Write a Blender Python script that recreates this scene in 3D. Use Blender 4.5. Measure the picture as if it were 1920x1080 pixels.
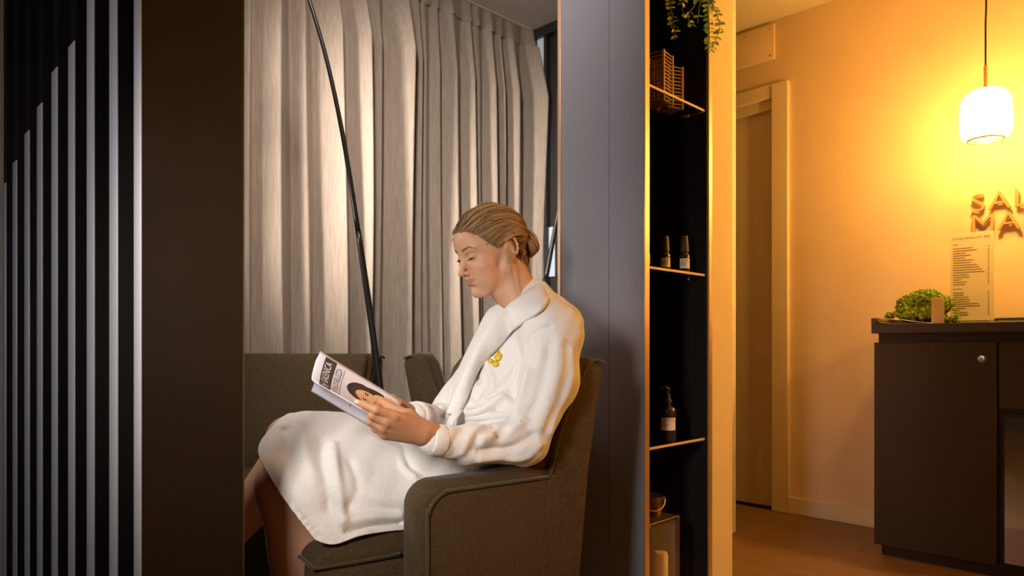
import bpy, bmesh, math, random
import numpy as np
from mathutils import Vector, Matrix

for o in list(bpy.data.objects):
    bpy.data.objects.remove(o)
C = bpy.context.scene.collection
random.seed(7)
rng = np.random.default_rng(7)
SQ = math.sqrt(2.0)

# ------------------------------------------------------------------ camera
F_PX, HZ, CAM_Z = 1310.0, 650.0, 0.86      # focal length in pixels, horizon row, eye height
cam_d = bpy.data.cameras.new('camera')
cam = bpy.data.objects.new('camera', cam_d)
C.objects.link(cam)
cam_d.sensor_width = 36.0
cam_d.lens = 36.0 * F_PX / 1920.0
cam_d.shift_y = (HZ - 540.0) / 1920.0
cam_d.clip_start = 0.05
cam.location = (0, 0, CAM_Z)
cam.rotation_euler = (math.radians(90), 0, 0)
cam_d.dof.use_dof = True
cam_d.dof.focus_distance = 1.75
cam_d.dof.aperture_fstop = 4.5
bpy.context.scene.camera = cam

# ------------------------------------------------------------------ world, light, exposure
sc = bpy.context.scene
sc.view_settings.view_transform = 'Standard'
sc.view_settings.look = 'None'
sc.view_settings.gamma = 1.0
sc.view_settings.use_curve_mapping = False
sc.view_settings.exposure = 0.0
w = bpy.data.worlds.new('room_ambience')
sc.world = w
w.use_nodes = True
w.node_tree.nodes['Background'].inputs[0].default_value = (0.75, 0.72, 0.80, 1)
w.node_tree.nodes['Background'].inputs[1].default_value = 0.010


def area(name, loc, target, sx, sy, power, col, spread=180):
    l = bpy.data.lights.new(name, 'AREA')
    l.shape = 'RECTANGLE'
    l.size, l.size_y, l.energy, l.color = sx, sy, power, col
    l.spread = math.radians(spread)
    o = bpy.data.objects.new(name, l)
    C.objects.link(o)
    o.location = loc
    d = Vector(target) - Vector(loc)
    o.rotation_euler = d.to_track_quat('-Z', 'Y').to_euler()
    return o


area('softbox_light', (-0.62, 0.38, 1.20), (-0.28, 1.72, 0.80), 0.20, 0.34, 2.9, (1.0, 0.93, 0.86), 62)
area('left_lounge_fill', (-1.25, 2.19, 1.75), (0.10, 3.60, 1.5), 0.16, 1.1, 8.5, (1.0, 0.91, 0.84), 58)  # unseen light behind the screen, added to rake the curtain folds
area('lounge_high_fill', (-0.42, 1.32, 2.60), (-0.25, 3.2, 1.5), 0.25, 0.25, 11, (1.0, 0.91, 0.83), 85)  # unseen high light, added to brighten the curtain and lounge
area('left_low_fill', (-1.00, 1.90, 1.25), (-0.50, 2.10, 0.55), 0.18, 0.5, 5.0, (1.0, 0.92, 0.86), 150)  # unseen low light, added to reach the shins and skirt
area('slat_fill', (-1.25, 0.45, 1.20), (-1.10, 1.6, 1.0), 0.25, 0.35, 2.8, (0.93, 0.95, 1.0), 110)  # unseen light, added to brighten the slat fronts


# ------------------------------------------------------------------ helpers
def P(px, py, d):
    """point at depth d seen at pixel (px, py)"""
    return Vector(((px - 960.0) / F_PX * d, d, CAM_Z + (HZ - py) / F_PX * d))


def room(u, wv, z=0.0):
    """room axes run at 45 degrees to the camera"""
    return Vector(((u - wv) / SQ, (u + wv) / SQ, z))


ROT = Matrix.Rotation(math.radians(45), 4, 'Z')
MATS = {}


def mat(name, base, rough=0.6, var=0.0, vscale=30.0, stretch=(1, 1, 1), bump=0.0, bscale=200.0, metal=0.0,
        sheen=0.0, col2=None, spec=0.5, coat=0.0, trans=0.0, ior=1.45, emit=None, estr=0.0, attr=None, sss=0.0,
        bstretch=None, bdist=0.002, detail=4.0, alpha=1.0, aniso=0.0):
    m = bpy.data.materials.new(name)
    m.use_nodes = True
    nt = m.node_tree
    b = nt.nodes['Principled BSDF']
    b.inputs['Base Color'].default_value = (*base, 1)
    b.inputs['Roughness'].default_value = rough
    b.inputs['Metallic'].default_value = metal
    b.inputs['Specular IOR Level'].default_value = spec
    b.inputs['Coat Weight'].default_value = coat
    b.inputs['Transmission Weight'].default_value = trans
    b.inputs['IOR'].default_value = ior
    b.inputs['Alpha'].default_value = alpha
    b.inputs['Anisotropic'].default_value = aniso
    if sheen:
        b.inputs['Sheen Weight'].default_value = sheen
        b.inputs['Sheen Roughness'].default_value = 0.4
    if sss:
        b.inputs['Subsurface Weight'].default_value = sss
        b.inputs['Subsurface Radius'].default_value = (0.012, 0.005, 0.003)
        b.inputs['Subsurface Scale'].default_value = 0.6
    if emit:
        b.inputs['Emission Color'].default_value = (*emit, 1)
        b.inputs['Emission Strength'].default_value = estr
    tc = nt.nodes.new('ShaderNodeTexCoord')
    src = None
    if attr:
        a = nt.nodes.new('ShaderNodeVertexColor')
        a.layer_name = attr
        src = a.outputs['Color']
    if var or col2:
        mp = nt.nodes.new('ShaderNodeMapping')
        mp.inputs['Scale'].default_value = stretch
        nt.links.new(tc.outputs['Object'], mp.inputs['Vector'])
        n = nt.nodes.new('ShaderNodeTexNoise')
        n.inputs['Scale'].default_value = vscale
        n.inputs['Detail'].default_value = detail
        nt.links.new(mp.outputs['Vector'], n.inputs['Vector'])
        r = nt.nodes.new('ShaderNodeValToRGB')
        r.color_ramp.elements[0].position = 0.3
        r.color_ramp.elements[1].position = 0.7
        c2 = col2 or tuple(min(1, c * (1 + var)) for c in base)
        c1 = base if col2 else tuple(c * (1 - var) for c in base)
        if attr:
            r.color_ramp.elements[0].color = (1 - var, 1 - var, 1 - var, 1)
            r.color_ramp.elements[1].color = (1, 1, 1, 1)
            nt.links.new(n.outputs['Fac'], r.inputs['Fac'])
            mx = nt.nodes.new('ShaderNodeMixRGB')
            mx.blend_type = 'MULTIPLY'
            mx.inputs['Fac'].default_value = 1
            nt.links.new(src, mx.inputs['Color1'])
            nt.links.new(r.outputs['Color'], mx.inputs['Color2'])
            src = mx.outputs['Color']
        else:
            r.color_ramp.elements[0].color = (*c1, 1)
            r.color_ramp.elements[1].color = (*c2, 1)
            nt.links.new(n.outputs['Fac'], r.inputs['Fac'])
            src = r.outputs['Color']
    if src:
        nt.links.new(src, b.inputs['Base Color'])
    if bump:
        mp2 = nt.nodes.new('ShaderNodeMapping')
        mp2.inputs['Scale'].default_value = bstretch or (1, 1, 1)
        nt.links.new(tc.outputs['Object'], mp2.inputs['Vector'])
        n2 = nt.nodes.new('ShaderNodeTexNoise')
        n2.inputs['Scale'].default_value = bscale
        n2.inputs['Detail'].default_value = 3
        nt.links.new(mp2.outputs['Vector'], n2.inputs['Vector'])
        bp = nt.nodes.new('ShaderNodeBump')
        bp.inputs['Strength'].default_value = bump
        bp.inputs['Distance'].default_value = bdist
        nt.links.new(n2.outputs['Fac'], bp.inputs['Height'])
        nt.links.new(bp.outputs['Normal'], b.inputs['Normal'])
    MATS[name] = m
    return m


def mesh_obj(name, verts, faces, material, parent=None, smooth=False, matrix=None):
    me = bpy.data.meshes.new(name)
    me.from_pydata([tuple(v) for v in verts], [], [tuple(f) for f in faces])
    return link(name, me, material, parent, smooth, matrix)


def link(name, me, material, parent=None, smooth=False, matrix=None):
    if material is not None:
        me.materials.clear()
        me.materials.append(MATS[material] if isinstance(material, str) else material)
    if smooth:
        me.polygons.foreach_set('use_smooth', [True] * len(me.polygons))
    me.update()
    o = bpy.data.objects.new(name, me)
    C.objects.link(o)
    if matrix is not None:
        o.matrix_world = matrix
    if parent is not None:
        o.parent = parent
    return o


def bm_obj(name, bm, material, parent=None, smooth=False, matrix=None, angle=None):
    bmesh.ops.recalc_face_normals(bm, faces=bm.faces)
    me = bpy.data.meshes.new(name)
    bm.to_mesh(me)
    bm.free()
    o = link(name, me, material, parent, smooth, matrix)
    if smooth:
        autosmooth(o, angle or 40)
    return o


def autosmooth(o, deg):
    """mark sharp edges so that smooth shading keeps corners"""
    me = o.data
    bm = bmesh.new()
    bm.from_mesh(me)
    lim = math.radians(deg)
    for e in bm.edges:
        e.smooth = (len(e.link_faces) != 2) or e.calc_face_angle(0) < lim
    bm.to_mesh(me)
    bm.free()


def tag(o, label=None, cat=None, group=None, kind=None):
    if label:
        o['label'] = label
    if cat:
        o['category'] = cat
    if group:
        o['group'] = group
    if kind:
        o['kind'] = kind
    return o


def thing(name, loc, label, cat, rz=0.0, group=None):
    o = bpy.data.objects.new(name, None)
    C.objects.link(o)
    o.empty_display_size = 0.05
    o.location = loc
    o.rotation_euler = (0, 0, rz)
    return tag(o, label, cat, group)


def bbox(bm, lo, hi, bev=0.0, seg=2):
    """axis aligned box into a bmesh"""
    x0, y0, z0 = lo
    x1, y1, z1 = hi
    t = bmesh.new()
    vs = [t.verts.new(p) for p in ((x0, y0, z0), (x1, y0, z0), (x1, y1, z0), (x0, y1, z0),
                                   (x0, y0, z1), (x1, y0, z1), (x1, y1, z1), (x0, y1, z1))]
    for f in ((0, 3, 2, 1), (4, 5, 6, 7), (0, 1, 5, 4), (1, 2, 6, 5), (2, 3, 7, 6), (3, 0, 4, 7)):
        t.faces.new([vs[i] for i in f])
    if bev:
        bmesh.ops.bevel(t, geom=t.edges[:], offset=bev, segments=seg, profile=0.5, affect='EDGES')
    me = bpy.data.meshes.new('t')
    t.to_mesh(me)
    t.free()
    bm.from_mesh(me)
    bpy.data.meshes.remove(me)
    return bm


def rbox(name, u0, u1, w0, w1, z0, z1, material, parent=None, bev=0.0, seg=1):
    """box in room axes, its object origin at the world origin turned by 45 degrees"""
    bm = bmesh.new()
    cu, cw = (u0 + u1) / 2, (w0 + w1) / 2
    bbox(bm, (u0 - cu, w0 - cw, 0), (u1 - cu, w1 - cw, z1 - z0), bev, seg)
    o = bm_obj(name, bm, material, None, smooth=bev > 0)
    put(o, Matrix.Translation(room(cu, cw, z0)) @ ROT, parent)
    return o


def put(o, world, parent=None):
    """place by world matrix under a parent whose own matrix is loc+rot z"""
    if parent is not None:
        pm = wm(parent)
        o.parent = parent
        o.matrix_basis = pm.inverted() @ world
    else:
        o.matrix_basis = world
    return o


def wm(o):
    m = o.matrix_basis.copy()
    p = o.parent
    while p is not None:
        m = p.matrix_basis @ m
        p = p.parent
    return m


def struct(o):
    o['kind'] = 'structure'
    return o


def prism(bm, poly, y0, y1, bev=0.0, seg=3):
    """polygon in x,z pushed along y"""
    t = bmesh.new()
    a = [t.verts.new((x, y0, z)) for x, z in poly]
    b = [t.verts.new((x, y1, z)) for x, z in poly]
    t.faces.new(a)
    t.faces.new(b[::-1])
    n = len(poly)
    for i in range(n):
        t.faces.new((a[i], b[i], b[(i + 1) % n], a[(i + 1) % n]))
    bmesh.ops.recalc_face_normals(t, faces=t.faces)
    if bev:
        es = [e for e in t.edges if e.calc_face_angle(0) > 0.5]
        bmesh.ops.bevel(t, geom=es, offset=bev, segments=seg, profile=0.5, affect='EDGES', clamp_overlap=True)
    me = bpy.data.meshes.new('t')
    t.to_mesh(me)
    t.free()
    bm.from_mesh(me)
    bpy.data.meshes.remove(me)
    return bm


def catmull(pts, n):
    pts = np.asarray([tuple(p) for p in pts], float)
    m = len(pts)
    ext = np.vstack([2 * pts[0] - pts[1], pts, 2 * pts[-1] - pts[-2]])
    out = []
    for t in np.linspace(0, m - 1, n):
        i = min(int(t), m - 2)
        s = t - i
        p0, p1, p2, p3 = ext[i:i + 4]
        out.append(0.5 * (2 * p1 + (p2 - p0) * s + (2 * p0 - 5 * p1 + 4 * p2 - p3) * s * s
                          + (3 * p1 - p0 - 3 * p2 + p3) * s ** 3))
    return np.array(out)


def tube_geo(pts, rad, sides=8, flat=1.0, caps=True):
    pts = np.asarray([tuple(p) for p in pts], float)
    n = len(pts)
    rad = np.full(n, rad) if np.isscalar(rad) else np.asarray(rad, float)
    tan = np.gradient(pts, axis=0)
    tan /= np.linalg.norm(tan, axis=1)[:, None] + 1e-12
    ref = np.array([0, 0, 1.0]) if abs(tan[0][2]) < 0.9 else np.array([1.0, 0, 0])
    nv = np.cross(tan[0], ref)
    nv /= np.linalg.norm(nv)
    vs, fs = [], []
    for i in range(n):
        nv = nv - tan[i] * nv.dot(tan[i])
        nv /= np.linalg.norm(nv)
        bv = np.cross(tan[i], nv)
        for k in range(sides):
            a = 2 * math.pi * k / sides
            vs.append(pts[i] + rad[i] * (math.cos(a) * nv + math.sin(a) * bv * flat))
    for i in range(n - 1):
        for k in range(sides):
            k2 = (k + 1) % sides
            fs.append((i * sides + k, i * sides + k2, (i + 1) * sides + k2, (i + 1) * sides + k))
    if caps:
        fs.append(tuple(range(sides))[::-1])
        fs.append(tuple(range((n - 1) * sides, n * sides)))
    return vs, fs


def tube(name, pts, rad, material, parent=None, sides=8, flat=1.0, smooth=True):
    vs, fs = tube_geo(pts, rad, sides, flat)
    o = mesh_obj(name, vs, fs, material, None, smooth)
    if parent is not None:
        put(o, Matrix.Identity(4), parent)
    return o


def tubes(name, lst, material, parent=None, sides=6):
    V, Fc = [], []
    for pts, rad in lst:
        vs, fs = tube_geo(pts, rad, sides)
        k = len(V)
        V += list(vs)
        Fc += [tuple(i + k for i in f) for f in fs]
    o = mesh_obj(name, V, Fc, material, None, True)
    if parent is not None:
        put(o, Matrix.Identity(4), parent)
    return o


def lathe(name, prof, material, parent=None, n=28, matrix=None, smooth=True, angle=35):
    vs, fs = [], []
    for r, z in prof:
        for k in range(n):
            a = 2 * math.pi * k / n
            vs.append((r * math.cos(a), r * math.sin(a), z))
    m = len(prof)
    for i in range(m - 1):
        for k in range(n):
            k2 = (k + 1) % n
            fs.append((i * n + k, i * n + k2, (i + 1) * n + k2, (i + 1) * n + k))
    if prof[0][0] > 1e-6:
        fs.append(tuple(range(n))[::-1])
    if prof[-1][0] > 1e-6:
        fs.append(tuple(range((m - 1) * n, m * n)))
    bm = bmesh.new()
    me = bpy.data.meshes.new('t')
    me.from_pydata(vs, [], fs)
    bm.from_mesh(me)
    bpy.data.meshes.remove(me)
    bmesh.ops.remove_doubles(bm, verts=bm.verts, dist=1e-6)
    o = bm_obj(name, bm, material, None, smooth, None, angle)
    if matrix is not None:
        put(o, matrix, parent)
    elif parent is not None:
        o.parent = parent
    return o


def text_mesh(s, size, extrude=0.0, bevel=0.0, res=4, align='LEFT', offset=0.0):
    cu = bpy.data.curves.new('txt', 'FONT')
    cu.body = s
    cu.size = size
    cu.extrude = extrude
    cu.bevel_depth = bevel
    cu.resolution_u = res
    cu.align_x = align
    cu.offset = offset
    to = bpy.data.objects.new('txt', cu)
    C.objects.link(to)
    dg = bpy.context.evaluated_depsgraph_get()
    me = bpy.data.meshes.new_from_object(to.evaluated_get(dg))
    bpy.data.objects.remove(to)
    return me


def loft(name, rows, nu, nv, material, parent=None, thick=0.0, disp=None, matrix=None):
    """smooth grid through rows of control points"""
    r1 = [catmull(r, nv) for r in rows]
    r1 = np.array(r1)
    g = np.stack([catmull(r1[:, j], nu) for j in range(nv)], axis=1)      # nu, nv, 3
    if disp is not None:
        du = np.gradient(g, axis=0)
        dv = np.gradient(g, axis=1)
        nr = np.cross(du, dv)
        nr /= np.linalg.norm(nr, axis=2)[..., None] + 1e-12
        g = g + nr * disp(g, nr)[..., None]
    vs = g.reshape(-1, 3)
    fs = [(i * nv + j, i * nv + j + 1, (i + 1) * nv + j + 1, (i + 1) * nv + j)
          for i in range(nu - 1) for j in range(nv - 1)]
    o = mesh_obj(name, vs, fs, material, None, True)
    if thick:
        md = o.modifiers.new('thickness', 'SOLIDIFY')
        md.thickness = abs(thick)
        md.offset = 1.0 if thick > 0 else -1.0
    if parent is not None:
        put(o, Matrix.Identity(4), parent)
    return o


# ------------------------------------------------------------------ implicit surfaces
class Field:
    def __init__(self, lo, hi, h):
        self.lo, self.h = np.array(lo, float), h
        self.n = np.ceil((np.array(hi, float) - self.lo) / h).astype(int) + 1
        self.v = np.full(self.n, 0.2, np.float32)
        self.ax = [(self.lo[i] + h * np.arange(self.n[i])).astype(np.float32) for i in range(3)]

    def sub(self, lo, hi, m):
        s = []
        for i in range(3):
            a = int(np.floor((lo[i] - m - self.lo[i]) / self.h))
            b = int(np.ceil((hi[i] + m - self.lo[i]) / self.h)) + 1
            s.append(slice(max(a, 0), min(max(b, 0), self.n[i])))
        X = self.ax[0][s[0]][:, None, None]
        Y = self.ax[1][s[1]][None, :, None]
        Z = self.ax[2][s[2]][None, None, :]
        return tuple(s), X, Y, Z

    def comb(self, s, d, k, sign):
        a = self.v[s]
        if a.size == 0:
            return
        if sign > 0:
            h = np.clip(0.5 + 0.5 * (a - d) / k, 0, 1)
            self.v[s] = a + (d - a) * h - k * h * (1 - h)
        else:
            d = -d
            h = np.clip(0.5 - 0.5 * (a - d) / k, 0, 1)
            self.v[s] = a + (d - a) * h + k * h * (1 - h)

    def ell(self, c, r, k=0.01, R=None, sign=1):
        c = np.array(tuple(c), float)
        r = np.array(r, float) if not np.isscalar(r) else np.full(3, float(r))
        rm = r if R is None else np.full(3, r.max())
        s, X, Y, Z = self.sub(c - rm, c + rm, k + 3 * self.h)
        x, y, z = X - c[0], Y - c[1], Z - c[2]
        if R is not None:
            R = np.array(R)
            x, y, z = (R[0][0] * x + R[0][1] * y + R[0][2] * z, R[1][0] * x + R[1][1] * y + R[1][2] * z,
                       R[2][0] * x + R[2][1] * y + R[2][2] * z)
        k0 = np.sqrt((x / r[0]) ** 2 + (y / r[1]) ** 2 + (z / r[2]) ** 2)
        k1 = np.sqrt((x / r[0] ** 2) ** 2 + (y / r[1] ** 2) ** 2 + (z / r[2] ** 2) ** 2) + 1e-9
        self.comb(s, k0 * (k0 - 1) / k1, k, sign)

    def cap(self, a, b, ra, rb=None, k=0.01, sign=1):
        a, b = np.array(tuple(a), float), np.array(tuple(b), float)
        rb = ra if rb is None else rb
        m = max(ra, rb)
        s, X, Y, Z = self.sub(np.minimum(a, b) - m, np.maximum(a, b) + m, k + 3 * self.h)
        ab = b - a
        L = ab.dot(ab) + 1e-12
        x, y, z = X - a[0], Y - a[1], Z - a[2]
        t = np.clip((x * ab[0] + y * ab[1] + z * ab[2]) / L, 0, 1)
        d = np.sqrt((x - t * ab[0]) ** 2 + (y - t * ab[1]) ** 2 + (z - t * ab[2]) ** 2) - (ra + (rb - ra) * t)
        self.comb(s, d, k, sign)

    def chain(self, pts, rad, k=0.01):
        for i in range(len(pts) - 1):
            self.cap(pts[i], pts[i + 1], rad[i], rad[i + 1], k)

    def ray(self, px, py, d0=1.2, d1=2.4):
        """first surface point on the line of sight through a pixel"""
        ds = np.arange(d0, d1, self.h * 0.5)
        pts = np.array([tuple(P(px, py, d)) for d in ds])
        idx = np.round((pts - self.lo) / self.h).astype(int)
        ok = np.all((idx >= 0) & (idx < self.n), axis=1)
        idx = np.clip(idx, 0, self.n - 1)
        v = np.where(ok, self.v[idx[:, 0], idx[:, 1], idx[:, 2]], 1.0)
        hit = np.nonzero(v < 0)[0]
        if len(hit) == 0:
            return None
        return ds[hit[0]]

    def mesh(self):
        v = self.v
        n = self.n
        ins = v < 0
        c = [ins[i:n[0] - 1 + i, j:n[1] - 1 + j, k:n[2] - 1 + k] for i in (0, 1) for j in (0, 1) for k in (0, 1)]
        s = sum(x.astype(np.int8) for x in c)
        act = np.nonzero((s > 0) & (s < 8))
        m = len(act[0])
        idx = np.full([d - 1 for d in n], -1, np.int32)
        idx[act] = np.arange(m)
        base = np.stack(act, 1)
        acc = np.zeros((m, 3))
        cnt = np.zeros(m)
        cor = [np.array((i, j, k)) for i in (0, 1) for j in (0, 1) for k in (0, 1)]
        val = [v[base[:, 0] + q[0], base[:, 1] + q[1], base[:, 2] + q[2]].astype(float) for q in cor]
        for a in range(8):
            for b in range(a + 1, 8):
                if np.abs(cor[a] - cor[b]).sum() != 1:
                    continue
                va, vb = val[a], val[b]
                x = (va < 0) != (vb < 0)
                t = np.where(x, va / (va - vb + 1e-20), 0)
                acc += np.where(x[:, None], cor[a] + (cor[b] - cor[a]) * t[:, None], 0)
                cnt += x
        pos = self.lo + self.h * (base + acc / cnt[:, None])
        quads = []
        for ax in range(3):
            o1, o2 = (ax + 1) % 3, (ax + 2) % 3
            sl0 = [slice(1, n[i] - 1) for i in range(3)]
            sl1 = list(sl0)
            sl0[ax] = slice(0, n[ax] - 1)
            sl1[ax] = slice(1, n[ax])
            A, B = ins[tuple(sl0)], ins[tuple(sl1)]
            e = np.nonzero(A != B)
            off = np.array([1, 1, 1])
            off[ax] = 0
            g = np.stack(e, 1) + off
            fl = A[e]
            d1 = np.zeros(3, int)
            d2 = np.zeros(3, int)
            d1[o1], d2[o2] = 1, 1
            q = [g - d1 - d2, g - d2, g, g - d1]
            q = np.stack([idx[tuple(t.T)] for t in q], 1)
            q[~fl] = q[~fl][:, ::-1]
            quads.append(q)
        quads = np.concatenate(quads)
        quads = quads[(quads >= 0).all(1)]
        return pos, quads


def np_mesh(name, pos, quads):
    me = bpy.data.meshes.new(name)
    me.vertices.add(len(pos))
    me.vertices.foreach_set('co', np.asarray(pos, np.float32).ravel())
    k = quads.shape[1]
    me.loops.add(len(quads) * k)
    me.loops.foreach_set('vertex_index', quads.astype(np.int32).ravel())
    me.polygons.add(len(quads))
    me.polygons.foreach_set('loop_start', np.arange(0, len(quads) * k, k, dtype=np.int32))
    me.update(calc_edges=True)
    me.validate()
    return me


def vnormals(pos, quads):
    nr = np.zeros_like(pos)
    a = pos[quads[:, 2]] - pos[quads[:, 0]]
    b = pos[quads[:, 3]] - pos[quads[:, 1]]
    fn = np.cross(a, b)
    for i in range(4):
        for c in range(3):
            nr[:, c] += np.bincount(quads[:, i], fn[:, c], len(pos))
    return nr / (np.linalg.norm(nr, axis=1)[:, None] + 1e-12)


def relax(pos, quads, it, f=0.5):
    for _ in range(it):
        s = np.zeros_like(pos)
        n = np.zeros(len(pos))
        for i in range(4):
            for j in (1, 3):
                a, b = quads[:, i], quads[:, (i + j) % 4]
                for c in range(3):
                    s[:, c] += np.bincount(a, pos[b, c], len(pos))
                n += np.bincount(a, None, len(pos))
        pos = pos + f * (s / np.maximum(n, 1)[:, None] - pos)
    return pos


def seg_dist(p, a, b):
    ab = b - a
    t = np.clip(((p - a) @ ab) / (ab @ ab + 1e-12), 0, 1)
    return np.linalg.norm(p - a - t[:, None] * ab, axis=1), t


def poly_dist(p, pts):
    d = np.full(len(p), 9.0)
    for i in range(len(pts) - 1):
        di, _ = seg_dist(p, np.asarray(pts[i]), np.asarray(pts[i + 1]))
        d = np.minimum(d, di)
    return d


def vcol(me, name, cols):
    ca = me.color_attributes.new(name, 'FLOAT_COLOR', 'POINT')
    c4 = np.ones((len(cols), 4), np.float32)
    c4[:, :3] = cols
    ca.data.foreach_set('color', c4.ravel())
# ------------------------------------------------------------------ materials
mat('slat_dark', (0.0085, 0.0065, 0.0055), 0.45, spec=0.25)
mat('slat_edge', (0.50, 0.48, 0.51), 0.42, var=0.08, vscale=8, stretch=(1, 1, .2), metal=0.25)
mat('screen_end', (0.006, 0.0045, 0.003), 0.5, var=0.2, vscale=4, spec=0.3)
mat('wall_paint', (0.80, 0.60, 0.42), 0.85, var=0.03, vscale=6, bump=0.15, bscale=180)
mat('pillar_paint', (0.84, 0.67, 0.42), 0.8, var=0.02, vscale=6, bump=0.12, bscale=160)
mat('white_paint', (0.82, 0.68, 0.50), 0.5, var=0.02, vscale=5)
mat('ceiling_paint', (0.78, 0.68, 0.55), 0.85, var=0.03, vscale=3)
mat('ceiling_tile', (0.82, 0.73, 0.65), 0.8, var=0.06, vscale=14)
mat('oak_plank', (0.15, 0.085, 0.042), 0.42, vscale=9, stretch=(9, 0.7, 1), col2=(0.24, 0.14, 0.072), bump=0.1, bscale=40,
    bstretch=(12, 1, 1))
mat('dark_floor', (0.34, 0.31, 0.28), 0.45, var=0.12, vscale=4)
mat('panel_grey', (0.19, 0.182, 0.208), 0.62, var=0.04, vscale=90, bump=0.05, bscale=900)
mat('panel_black', (0.012, 0.010, 0.009), 0.5, spec=0.3)
mat('brass', (0.80, 0.52, 0.24), 0.38, metal=0.75, var=0.05, vscale=20, stretch=(1, 1, .1))
mat('trim_brown', (0.05, 0.03, 0.018), 0.5)
mat('copper', (0.75, 0.47, 0.32), 0.4, metal=0.6)
mat('glass_shelf', (0.85, 0.93, 0.90), 0.03, trans=1.0, ior=1.3)
mat('glass_edge', (0.80, 0.55, 0.32), 0.35)
mat('chrome', (0.75, 0.72, 0.68), 0.2, metal=1.0)
mat('counter_dark', (0.034, 0.024, 0.020), 0.55, var=0.08, vscale=60, bump=0.04, bscale=500)
mat('counter_top', (0.045, 0.036, 0.036), 0.42, var=0.06, vscale=40)
mat('mirror_glass', (0.42, 0.40, 0.40), 0.06, metal=0.9)
mat('letter_face', (0.46, 0.28, 0.11), 0.5)
mat('cord_black', (0.012, 0.009, 0.007), 0.5)
mat('lamp_black', (0.014, 0.012, 0.012), 0.32, spec=0.6)
mat('curtain', (0.33, 0.255, 0.195), 0.85, vscale=60, stretch=(5, 5, 0.16), col2=(0.47, 0.385, 0.31), bump=0.35, bscale=420,
    bstretch=(3, 3, .25), bdist=0.001, sheen=0.15)
mat('velvet', (0.056, 0.0355, 0.0165), 0.85, vscale=150, col2=(0.090, 0.059, 0.028), bump=0.4, bscale=600, bdist=0.0012,
    sheen=0.15, spec=0.15, detail=6)
mat('velvet_piping', (0.075, 0.056, 0.032), 0.8, var=0.25, vscale=200, sheen=0.3, spec=0.15)
mat('chair_leg', (0.03, 0.018, 0.010), 0.4)
mat('frost_pane_glow', (0.42, 0.45, 0.50), 0.35, var=0.12, vscale=3, stretch=(1, 1, .4), emit=(.72, .84, 1.0), estr=.20)  # bluish glow put into the panes for daylight behind them
mat('frame_dark', (0.028, 0.024, 0.022), 0.4)
mat('bottle_dark', (0.030, 0.016, 0.008), 0.22, coat=0.4)
mat('bottle_cap', (0.040, 0.026, 0.016), 0.5)
mat('paper_label', (0.92, 0.82, 0.68), 0.7)
mat('ink', (0.02, 0.017, 0.015), 0.7)
mat('ink_soft', (0.12, 0.09, 0.05), 0.7)
mat('lantern_wood', (0.42, 0.22, 0.10), 0.6, var=0.2, vscale=60)
mat('lantern_metal', (0.22, 0.14, 0.09), 0.3, metal=0.8)
mat('lantern_glass', (0.75, 0.62, 0.5), 0.04, trans=0.0, alpha=0.10, spec=0.8)
mat('candle_wax', (0.85, 0.66, 0.36), 0.6, sss=0.2)
mat('leaf', (0.30, 0.46, 0.035), 0.5, vscale=25, col2=(0.60, 0.80, 0.10))
mat('stem', (0.16, 0.15, 0.04), 0.6)
mat('moss', (0.14, 0.22, 0.018), 0.75, vscale=45, col2=(0.50, 0.66, 0.07))
mat('moss_base', (0.03, 0.04, 0.008), 0.9, var=0.3, vscale=80, bump=0.8, bscale=120)
mat('kraft', (0.50, 0.36, 0.22), 0.75, var=0.05, vscale=40)
mat('menu_paper', (0.90, 0.82, 0.66), 0.6)
mat('acrylic', (0.9, 0.85, 0.7), 0.08, alpha=0.25, spec=0.5)
nt_ = MATS['menu_paper'].node_tree
tl_ = nt_.nodes.new('ShaderNodeBsdfTranslucent')
tl_.inputs[0].default_value = (0.85, 0.76, 0.58, 1)
mx_ = nt_.nodes.new('ShaderNodeMixShader')
mx_.inputs[0].default_value = 0.35
nt_.links.new(nt_.nodes['Principled BSDF'].outputs[0], mx_.inputs[1])
nt_.links.new(tl_.outputs[0], mx_.inputs[2])
nt_.links.new(mx_.outputs[0], nt_.nodes['Material Output'].inputs[0])
mat('laptop_grey', (0.14, 0.16, 0.20), 0.4)

# ------------------------------------------------------------------ the setting
CEIL = 2.575
U_WALL, W_CURT, U_GLASS = 3.571, 2.800, 2.991
CEIL_L = 2.711
U_SCR0, U_SCR1, W_SCR = 0.400, 0.5756, 1.297

floor = struct(rbox('floor', -2.6, U_WALL + 0.15, -2.2, 3.0, -0.08, -0.012, 'dark_floor'))
k = 0
for iu in range(9):
    u0 = 2.20 + iu * 0.153
    off = (iu * 0.47) % 1.1
    w0 = 2.62
    first = True
    while w0 > -1.0:
        L = (1.1 - off) if first else 1.1
        first = False
        w1 = max(w0 - L, -1.0)
        if w0 - w1 > 0.05:
            rbox('plank', u0, min(u0 + 0.1515, U_WALL), w1 + 0.0008, w0 - 0.0008, -0.012, 0.0, 'oak_plank', floor, 0.0012)
        w0 = w1
rbox('subfloor', -2.6, 2.199, -2.2, 3.0, -0.012, 0.0, 'dark_floor', floor)
rbox('subfloor_strip', 2.199, U_WALL, -2.2, -1.001, -0.012, 0.0, 'dark_floor', floor)

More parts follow.
